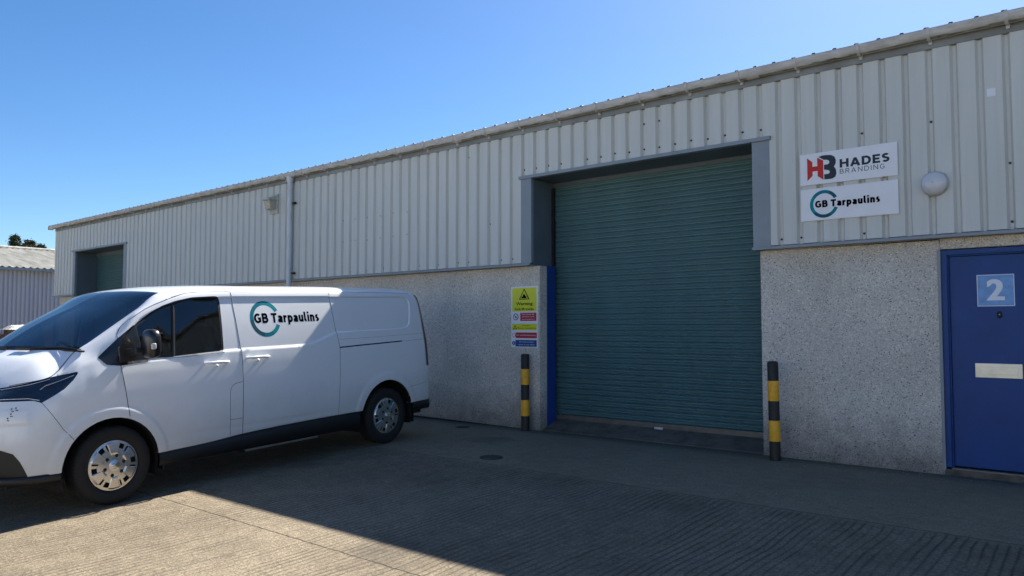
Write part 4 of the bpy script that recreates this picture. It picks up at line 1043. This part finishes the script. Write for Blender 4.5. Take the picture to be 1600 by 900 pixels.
for mr_ in (False, True):
    d = extract((DOORF,), 'front_door', W_, van, mr_); doors[mr_] = d
    extract((FRAME,), 'window_seal', M['black'], d, mr_, push=0.001)
    extract((GLASS, GLASS2), 'side_window', M['glass'], d, mr_, push=0.004)
    extract((TRIM,), 'mirror_corner_trim', M['mirror'], d, mr_, push=-0.002)
    if not mr_: extract((FLAP,), 'fuel_flap', W_, d, mr_)
    else: extract((FLAP,), 'door_corner', W_, d, mr_)
    sd = extract((SLIDE,), 'sliding_door' if not mr_ else 'side_panel', W_, van, mr_)
    doors[('s', mr_)] = sd
    hl = extract((LAMP,), 'headlight', M['lens'], van, mr_, push=0.001)
    extract((TAIL,), 'tail_light', M['taillight'], van, mr_, push=-0.004)
    doors[('h', mr_)] = hl
    if not mr_: hl0 = hl
extract((FOG,), 'lower_grille', M['black'], van, both=True, push=0.004)
# panel gaps, drawn as fine dark channels lying in the surface
def seam(name, pts, parent, r_=0.0032, off=-0.0008, step=0.02, mt=None, mirror=False):
    out = []
    for a, b_ in zip(pts[:-1], pts[1:]):
        n_ = max(1, int(hypot(b_[0]-a[0], b_[1]-a[1])/step))
        out += [(a[0]+(b_[0]-a[0])*k_/n_, a[1]+(b_[1]-a[1])*k_/n_) for k_ in range(n_)]
    out.append(pts[-1]); q = MB()
    P_ = [side(x, z, off) for x, z in out]
    if mirror: P_ = [Vector((p.x, -p.y, p.z)) for p in P_]
    q.tube(P_, r_, 6); return q.build(name, mt or M['dark'], parent)
SA = [(3.244,.755),(3.275,1.0),(3.303,1.211),(3.300,1.30),(3.312,1.42)]
for mr_ in (False, True):
    seam('door_gap', SA+DITCH[::-1]+[(2.104,1.868)], doors[mr_], mirror=mr_)
    seam('door_gap', [(2.104,1.862),(2.085,1.60),(2.064,1.233),(2.068,1.0),(2.077,.43)], doors[('s', mr_)], mirror=mr_)
    seam('door_gap', [(.805,1.858),(.779,1.39),(.757,1.22),(.797,.56),(.80,.455)], doors[('s', mr_)], r_=0.0026, mirror=mr_)
    seam('roof_seam', [(2.10,1.868),(1.5,1.868),(.8,1.868),(.2,1.862),(-.55,1.848)], van, 0.0028, mirror=mr_)
    seam('body_seam', [(-.30,1.243),(-.5,1.245),(-.70,1.25)], van, 0.0016, mirror=mr_)
    seam('body_seam', [(.75,1.315),(.2,1.315),(-.70,1.325)], van, 0.0013, mirror=mr_)
    seam('body_seam', [(-.36,.66),(-.5,.665),(-.73,.69)], van, 0.0016, mirror=mr_)
    seam('rail_slot', [(.757,1.222),(.3,1.232),(-.28,1.243)], doors[('s', mr_)], 0.009, -0.004, mirror=mr_)
    seam('bumper_gap', [(3.72,.62),(3.80,.72),(3.88,.85),(3.945,.952)], van, 0.0022, mirror=mr_)
seam('flap_gap', rnd([(2.22,.43),(2.22,.93),(2.075,.955)], [0, .09, 0]), doors[False], 0.0022)
seam('flap_gap', [(2.22,.585),(2.075,.585)], doors[False], 0.0022)
# bonnet shut line
for sg in (1, -1):
    q = MB(); P_ = []
    for i in range(sidx[IE]-2, sidx[17]+1):
        p = Vector(grid[i][tidx[9]]); P_.append(Vector((p.x, p.y*sg, p.z+0.0005)))
    q.tube(P_, 0.003, 6); q.build('bonnet_gap', M['dark'], van)
# bright line in the window sill and window divider
seam('window_sill_strip', [(3.05,1.236),(2.83,1.243),(2.262,1.263)], doors[False], 0.006, 0.001, mt=M['chrome'])
seam('window_divider', [(2.740,1.735),(2.768,1.50),(2.796,1.26)], doors[False], 0.009, 0.0, mt=M['black'])
seam('headlight_strip', [(3.69,1.155),(3.80,1.115),(3.90,1.085),(3.94,1.055)], hl0, 0.0035, 0.003, mt=M['chrome'])
seam('headlight_strip', [(3.86,1.135),(4.0,1.100),(4.19,1.062)], hl0, 0.003, 0.002, mt=M['chrome'])
seam('headlight_strip', [(3.955,.972),(4.02,.99),(4.12,.992),(4.2,.99)], hl0, 0.0045, 0.002, mt=M['silver'])
# three-hole fixing clusters on the bumper corner
for px_, pz_ in ((4.125,.905),(4.100,.912),(4.135,.868),(4.155,.835)):
    q = MB()
    for dx, dz, r_ in ((0, .009, .0065), (.003, -.008, .004), (-.004, -.009, .004)):
        p = side(px_+dx, pz_+dz, 0.002); q.lathe([(0.0001, 0.0005), (r_, 0.0005), (r_, -0.004)], 8, 'Y', tuple(p), 0)
    q.build('fixing_hole', M['dark'], van)
# door handles
def handle(x0, x1, z, parent, mr_):
    sg = -1 if mr_ else 1
    q = MB(); mid = (x0+x1)/2
    pts = []; rr = []
    for k_ in range(13):
        u = k_/12; x = x0+(x1-x0)*u; p = side(x, z+0.004*sin(pi*u)); o_ = 0.036*min(1, sin(pi*u)*1.8)+0.004
        pts.append((p.x, (p.y+o_)*sg, p.z)); rr.append(0.012+0.004*sin(pi*u))
    q.tube(pts, rr, 10)
    h_ = q.build('door_handle', W_, parent)
    q = MB(); p = side(mid, z-0.022)
    q.lathe([(0.0001, 0.012), (0.013, 0.011), (0.016, 0.0)], 14, 'Y', (mid, 0, z-0.03), 0); 
    q.v = [(a, (b_+p.y)*sg, c) for a, b_, c in q.v]; q.build('key_lock', W_, parent)
for mr_ in (False, True):
    handle(2.225, 2.495, 1.166, doors[mr_], mr_)
    if not mr_: handle(1.740, 2.018, 1.186, doors[('s', mr_)], mr_)
# cab interior seen through the glass
q = MB(); q.add([(x, y, z) for x in (2.16, 2.20) for y, z in ((-.94, .45), (.94, .45), (.94, 1.2), (.80, 1.80), (-.80, 1.80), (-.94, 1.2))], [(0,1,2,3,4,5),(6,11,10,9,8,7)]+[(i,(i+1)%6,(i+1)%6+6,i+6) for i in range(6)]); q.build('bulkhead', M['lining'], van)
for y in (-.955, .93):
    q = MB(); q.box(2.2, 3.5, y, y+.025, .80, 1.18); q.build('door_lining', M['dash'], van)
q = MB(); q.add([(3.15,-.92,1.12),(3.15,.92,1.12),(3.15,.92,.80),(3.15,-.92,.80),(3.40,-.90,1.20),(3.40,.90,1.20),(3.62,-.78,1.31),(3.62,.78,1.31),(3.62,-.78,.80),(3.62,.78,.80)],
      [(0,1,2,3),(0,4,5,1),(4,6,7,5),(6,8,9,7),(3,2,9,8)]); q.build('dashboard', M['dash'], van)
q = MB(); q.box(2.22, 2.85, -.78, .78, 1.825, 1.835); q.build('headlining', M['lining'], van)
def seat(y, w_):
    st_ = empty('cab_seat', (0, 0, 0), parent=van)
    q = MB(); q.add([(2.28+dx, y+sy*w_, z) for dx, z in ((0,.9),(.10,.9),(.16,1.0),(.04,1.52),(-.04,1.52)) for sy in (-1, 1)], [(0,1,3,2),(2,3,5,4),(4,5,7,6),(6,7,9,8),(8,9,1,0),(0,2,4,6,8),(1,9,7,5,3)]); q.box(2.35, 2.85, y-w_, y+w_, .86, 1.0)
    q.build('seat_squab', M['seat'], st_, bevel=.03)
    for hy in ((0,) if w_ < .3 else (-.22, .22)):
        q = MB(); q.box(2.24, 2.34, y+hy-.12, y+hy+.12, 1.55, 1.74); q.build('headrest', M['seat'], st_, bevel=.035)
seat(-.58, .25); seat(.30, .50)
q = MB(); ring_n = 28
P_ = [Vector((3.02+.10*sin(2*pi*k_/ring_n), -.55+.19*cos(2*pi*k_/ring_n), 1.22+.165*sin(2*pi*k_/ring_n))) for k_ in range(ring_n+1)]
q.tube(P_, .016, 8); q.tube([(3.02,-.73,1.22),(3.02,-.37,1.22)], .018, 6); q.tube([(3.02,-.55,1.22),(3.16,-.55,1.08)], .03, 8); q.build('steering_wheel', M['black'], van)
q = MB(); q.box(2.92, 2.95, -.12, .12, 1.68, 1.75); q.build('interior_mirror', M['black'], van, bevel=.01)
# roof ditch cover strips (catch the sun along the roof edge)
# sill, lower bumper strips
def strip(name, x_from, x_to, ztop, zbot, out, mt, mr_, tz=None):
    sg = -1 if mr_ else 1; q = MB(); vs = []; cnt = 0
    for i in range(nS):
        p = grid[i][tidx[1]]
        if not (x_from <= p[0] <= x_to): continue
        zt = ztop if tz is None else tz(p[0])
        nx_ = grid[min(i+1, nS-1)][tidx[1]][0]-grid[max(i-1, 0)][tidx[1]][0]; ny_ = grid[min(i+1, nS-1)][tidx[1]][1]-grid[max(i-1, 0)][tidx[1]][1]
        l_ = hypot(nx_, ny_) or 1; ox, oy = -ny_/l_, nx_/l_
        for (dd, z) in ((out-.03, zt+.002), (out, zt), (out+.004, (zt+zbot)/2), (out-.004, zbot+.01), (out-.05, zbot), (out-.12, zbot)):
            vs.append((p[0]+ox*dd, (p[1]+oy*dd)*sg, z))
        cnt += 1
    q.add(vs, [(6*i+j, 6*i+6+j, 6*i+7+j, 6*i+1+j) for i in range(cnt-1) for j in range(5)], 0, True)
    return q.build(name, mt, van)
for mr_ in (False, True):
    strip('sill_panel', .44, 2.965, .44, .25, -.006, M['black'], mr_, tz=lambda x: .452 if x < 1.4 else (.452-(x-1.4)*.045 if x < 2.2 else .416-(x-2.2)*.05))
    strip('front_lip', 3.815, 4.41, .367, .29, .006, M['black'], mr_)
    strip('rear_bumper', -.90, -.418, .465, .335, .016, M['black'], mr_, tz=lambda x: .455)
# underbody
q = MB(); q.box(-.80, 4.15, -.80, .80, .27, .46); q.build('underbody', M['dark'], van)
# arch liners
for c in (AF, AR_):
    for sg in (1, -1):
        q = MB(); vs = []
        n_ = 28; yo = (.985 if c is AF else .982); cf = c[2]+.003
        for k_ in range(n_+1):
            a = -0.35+(pi+0.70)*k_/n_
            for (rr, y_) in ((cf-.004, yo), (cf-.004, yo-.03), (cf+.01, .90), (cf+.01, .55), (.05, .55)):
                vs.append((c[0]+rr*cos(a), y_*sg, c[1]+rr*sin(a)))
        q.add(vs, [(5*i+j, 5*i+5+j, 5*i+6+j, 5*i+1+j) for i in range(n_) for j in range(4)], 0, True)
        q.build('wheel_arch_liner', M['dark'], van)
# mudflaps
for x, z0 in ((2.915, .22), (-.47, .20)):
    for sg in (1, -1):
        q = MB(); q.box(x-.012, x, (.76 if sg > 0 else -.97), (.97 if sg > 0 else -.76), z0, .52); q.build('mudflap', M['black'], van, bevel=.004)
# side step bar
q = MB(); q.box(1.08, 2.02, .90, .965, .232, .254); q.build('side_step', M['steel'], van, bevel=.006)
q = MB(); q.box(1.06, 2.04, .60, .94, .225, .245)
for x in (1.25, 1.85): q.box(x-.02, x+.02, .70, .90, .235, .34)
q.build('step_bracket', M['black'], van)
# wheels
def wheel(x, y, sg):
    w_ = empty('wheel', (x, y, .338), parent=van); w_.rotation_euler = (0, random.uniform(0, 1), 0)
    if sg < 0: w_.rotation_euler = (0, 0, pi)
    R_ = .343; q = MB()
    prof = [(.205, -.20), (.25, -.208), (.30, -.205), (.325, -.195), (.338, -.175), (R_, -.15), (R_, -.03), (.338, -.008), (.330, .006), (.312, .016), (.285, .021), (.262, .020), (.240, .012), (.232, .006), (.226, -.01), (.20, -.03)]
    q.lathe(prof, 72, 'Y')
    # tread grooves and shoulder blocks
    for k_ in range(72):
        a = 2*pi*k_/72
        q.tube([((R_-.003)*cos(a), -.028, (R_-.003)*sin(a)), ((R_-.004)*cos(a+.02), -.004, (R_-.004)*sin(a+.02)), (.327*cos(a+.03), .010, .327*sin(a+.03))], .0045, 4, smooth=False)
    q.build('tyre', M['tyre'], w_)
    q = MB(); rings = [.0001, .03, .05, .062, .075, .095, .112, .125, .140, .150, .172, .194, .206, .217, .227]; n_ = 144
    def hz_(r_, a):
        base = .004+.020*(1-(r_/.227)**2)
        if r_ < .045: base += .006
        seg = (a*6/(2*pi)) % 1.0
        if .11 < r_ < .205: base += .006*(1 if seg < .5 else 0)
        if r_ > .205: base -= .002
        if r_ >= .2269: base -= .02
        return base
    vs = [(r_*cos(2*pi*k_/n_), hz_(r_, 2*pi*k_/n_), r_*sin(2*pi*k_/n_)) for r_ in rings for k_ in range(n_)]
    fs = []
    for i in range(len(rings)-1):
        for k_ in range(n_):
            am = (k_+.5)/n_*6 % 1.0; rm = (rings[i]+rings[i+1])/2
            if .150 < rm < .194 and (.50 < am < .75): continue
            if .140 < rm < .194 and (.87 < am < .97) : continue
            if .075 < rm < .095 and False: continue
            fs.append((i*n_+k_, i*n_+(k_+1) % n_, (i+1)*n_+(k_+1) % n_, (i+1)*n_+k_))
    q.add(vs, fs, 0, False)
    cap = q.build('wheel_cover', M['silver'], w_)
    q = MB(); q.lathe([(0.0001, -.025), (.21, -.03)], 32, 'Y'); q.build('wheel_disc', M['dark'], w_)
    q = MB(); q.lathe([(0.0001, .033), (.026, .032), (.030, .026)], 24, 'Y'); 
    ring(q, lambda u, v: (u, .0335, v), 0, 0, .016, .003, 0, 2*pi, [0], 20)
    q.build('hub_badge', M['silver'], w_)
    for k_ in range(6):
        a = 2*pi*k_/6+.5; q = MB(); q.lathe([(0.0001, .026), (.012, .026), (.017, .020), (.017, .008)], 12, 'Y', (.085*cos(a), 0, .085*sin(a))); q.build('wheel_nut', M['dark'], w_)
for sg in (1, -1):
    wheel(0, .952*sg, sg); wheel(3.366, .952*sg, sg)
q = MB()
for x in (0, 3.366): q.tube([(x, -.75, .338), (x, .75, .338)], .06, 10)
q.build('axle', M['dark'], van)
# mirrors
def rbox(mb_, c, hx, hy, hz, taper, mi=0, n_=20, e_=3.2):
    rows = []
    for j in range(13):
        v = -pi/2+pi*j/12
        for k_ in range(n_):
            a = 2*pi*k_/n_
            f_ = lambda t_: math.copysign(abs(t_)**(2/e_), t_)
            x = hx*f_(cos(v))*f_(cos(a)); y = hy*f_(cos(v))*f_(sin(a)); z = hz*f_(sin(v))
            x *= 1-taper*(z/hz)*.3
            rows.append((c[0]+x, c[1]+y, c[2]+z))
    mb_.add(rows, [(j*n_+k_, j*n_+(k_+1) % n_, (j+1)*n_+(k_+1) % n_, (j+1)*n_+k_) for j in range(12) for k_ in range(n_)], mi, True)
for sg in (1, -1):
    mr = empty('door_mirror', (0, 0, 0), parent=van)
    q = MB(); rbox(q, (3.135, 1.175*sg, 1.395), .062, .105, .130, .3); q.build('mirror_housing', M['mirror'], mr)
    q = MB(); q.add([(3.26,.955*sg,1.35),(3.26,1.15*sg,1.365),(3.26,1.15*sg,1.315),(3.26,.955*sg,1.29),(3.15,.955*sg,1.35),(3.13,1.15*sg,1.365),(3.13,1.15*sg,1.315),(3.15,.955*sg,1.29)],
                      [(0,1,2,3),(4,7,6,5),(0,4,5,1),(3,2,6,7),(0,3,7,4),(1,5,6,2)]); q.build('mirror_arm', M['black'], mr, bevel=.012)
    q = MB(); q.poly([(3.077, (1.175-.08)*sg, 1.30), (3.077, (1.175+.08)*sg, 1.30), (3.077, (1.175+.08)*sg, 1.49), (3.077, (1.175-.08)*sg, 1.49)]); q.build('mirror_glass', M['chrome'], mr)
    q = MB(); rbox(q, (3.165, 1.272*sg, 1.375), .022, .012, .028, 0, e_=4); q.build('indicator_lamp', M['indicator'], mr)
# wipers
def wsp(s, t, off):
    f3 = surf_row(s); p = Vector([f3[c](t) for c in range(3)]); p1 = Vector([f3[c](t+.01) for c in range(3)])
    f4 = surf_row(s+.01); p2 = Vector([f4[c](t) for c in range(3)])
    n_ = (p1-p).cross(p2-p).normalized()
    if n_.z < 0: n_ = -n_
    return p+n_*off
s14, s15 = sp[14], sp[15]
for pts in ([(.99, .30), (.93, .45), (.80, .70), (.68, .86)], [(.99, -.45), (.94, -.30), (.86, -.05), (.82, .12)]):
    wr = empty('wiper', (0, 0, 0), parent=van); P_ = []
    tspan = tp[12]-tp[9]
    def tt(y): return tp[12]-abs(y)/.82*tspan
    for f_, y in pts:
        p = wsp(s14+(s15-s14)*f_, tt(y), .018); P_.append(Vector((p.x, p.y*(1 if y >= 0 else -1), p.z)))
    q = MB(); q.tube(P_, [.012, .010, .007, .005], 6); q.build('wiper_arm', M['black'], wr)
    q = MB(); a, b_ = P_[1], P_[-1]; d = (b_-a).normalized()
    q.tube([a+Vector((0,0,-.014)), (a+b_)/2+Vector((0,0,-.008)), b_+d*.03+Vector((0,0,-.016))], .009, 5); q.build('wiper_blade', M['black'], wr)
# side lettering
q = MB()
def vfn(off): return lambda u, v: tuple(side(u, v, off))
def ring_side(cx_, cz_, r_, wd, a0, a1, mats, n_=72):
    for i in range(n_):
        t0 = a0+(a1-a0)*i/n_; t1 = a0+(a1-a0)*(i+1)/n_; mi = mats[min(len(mats)-1, int(i/n_*len(mats)))]
        q.poly([tuple(side(cx_-q_*cos(t_), cz_+q_*sin(t_), .0005)) for q_, t_ in ((r_, t0), (r_, t1), (r_-wd, t1), (r_-wd, t0))], mi)
ring_side(1.722, 1.578, .190, .044, R(28), R(337), [1, 1, 2, 3, 0, 0, 2, 1])
lt = vfn(.0008)
stroke_text(q, 'GB Tarpaulins', lt, 1.862, 1.000, 1.535, 1.638, 4, w=.23, lift=(0, .0003, 0))
q.build('side_lettering', [M['teal1'], M['teal2'], M['teal3'], M['teal3'], M['ink']], doors[('s', False)], recalc=False)
bm.free()
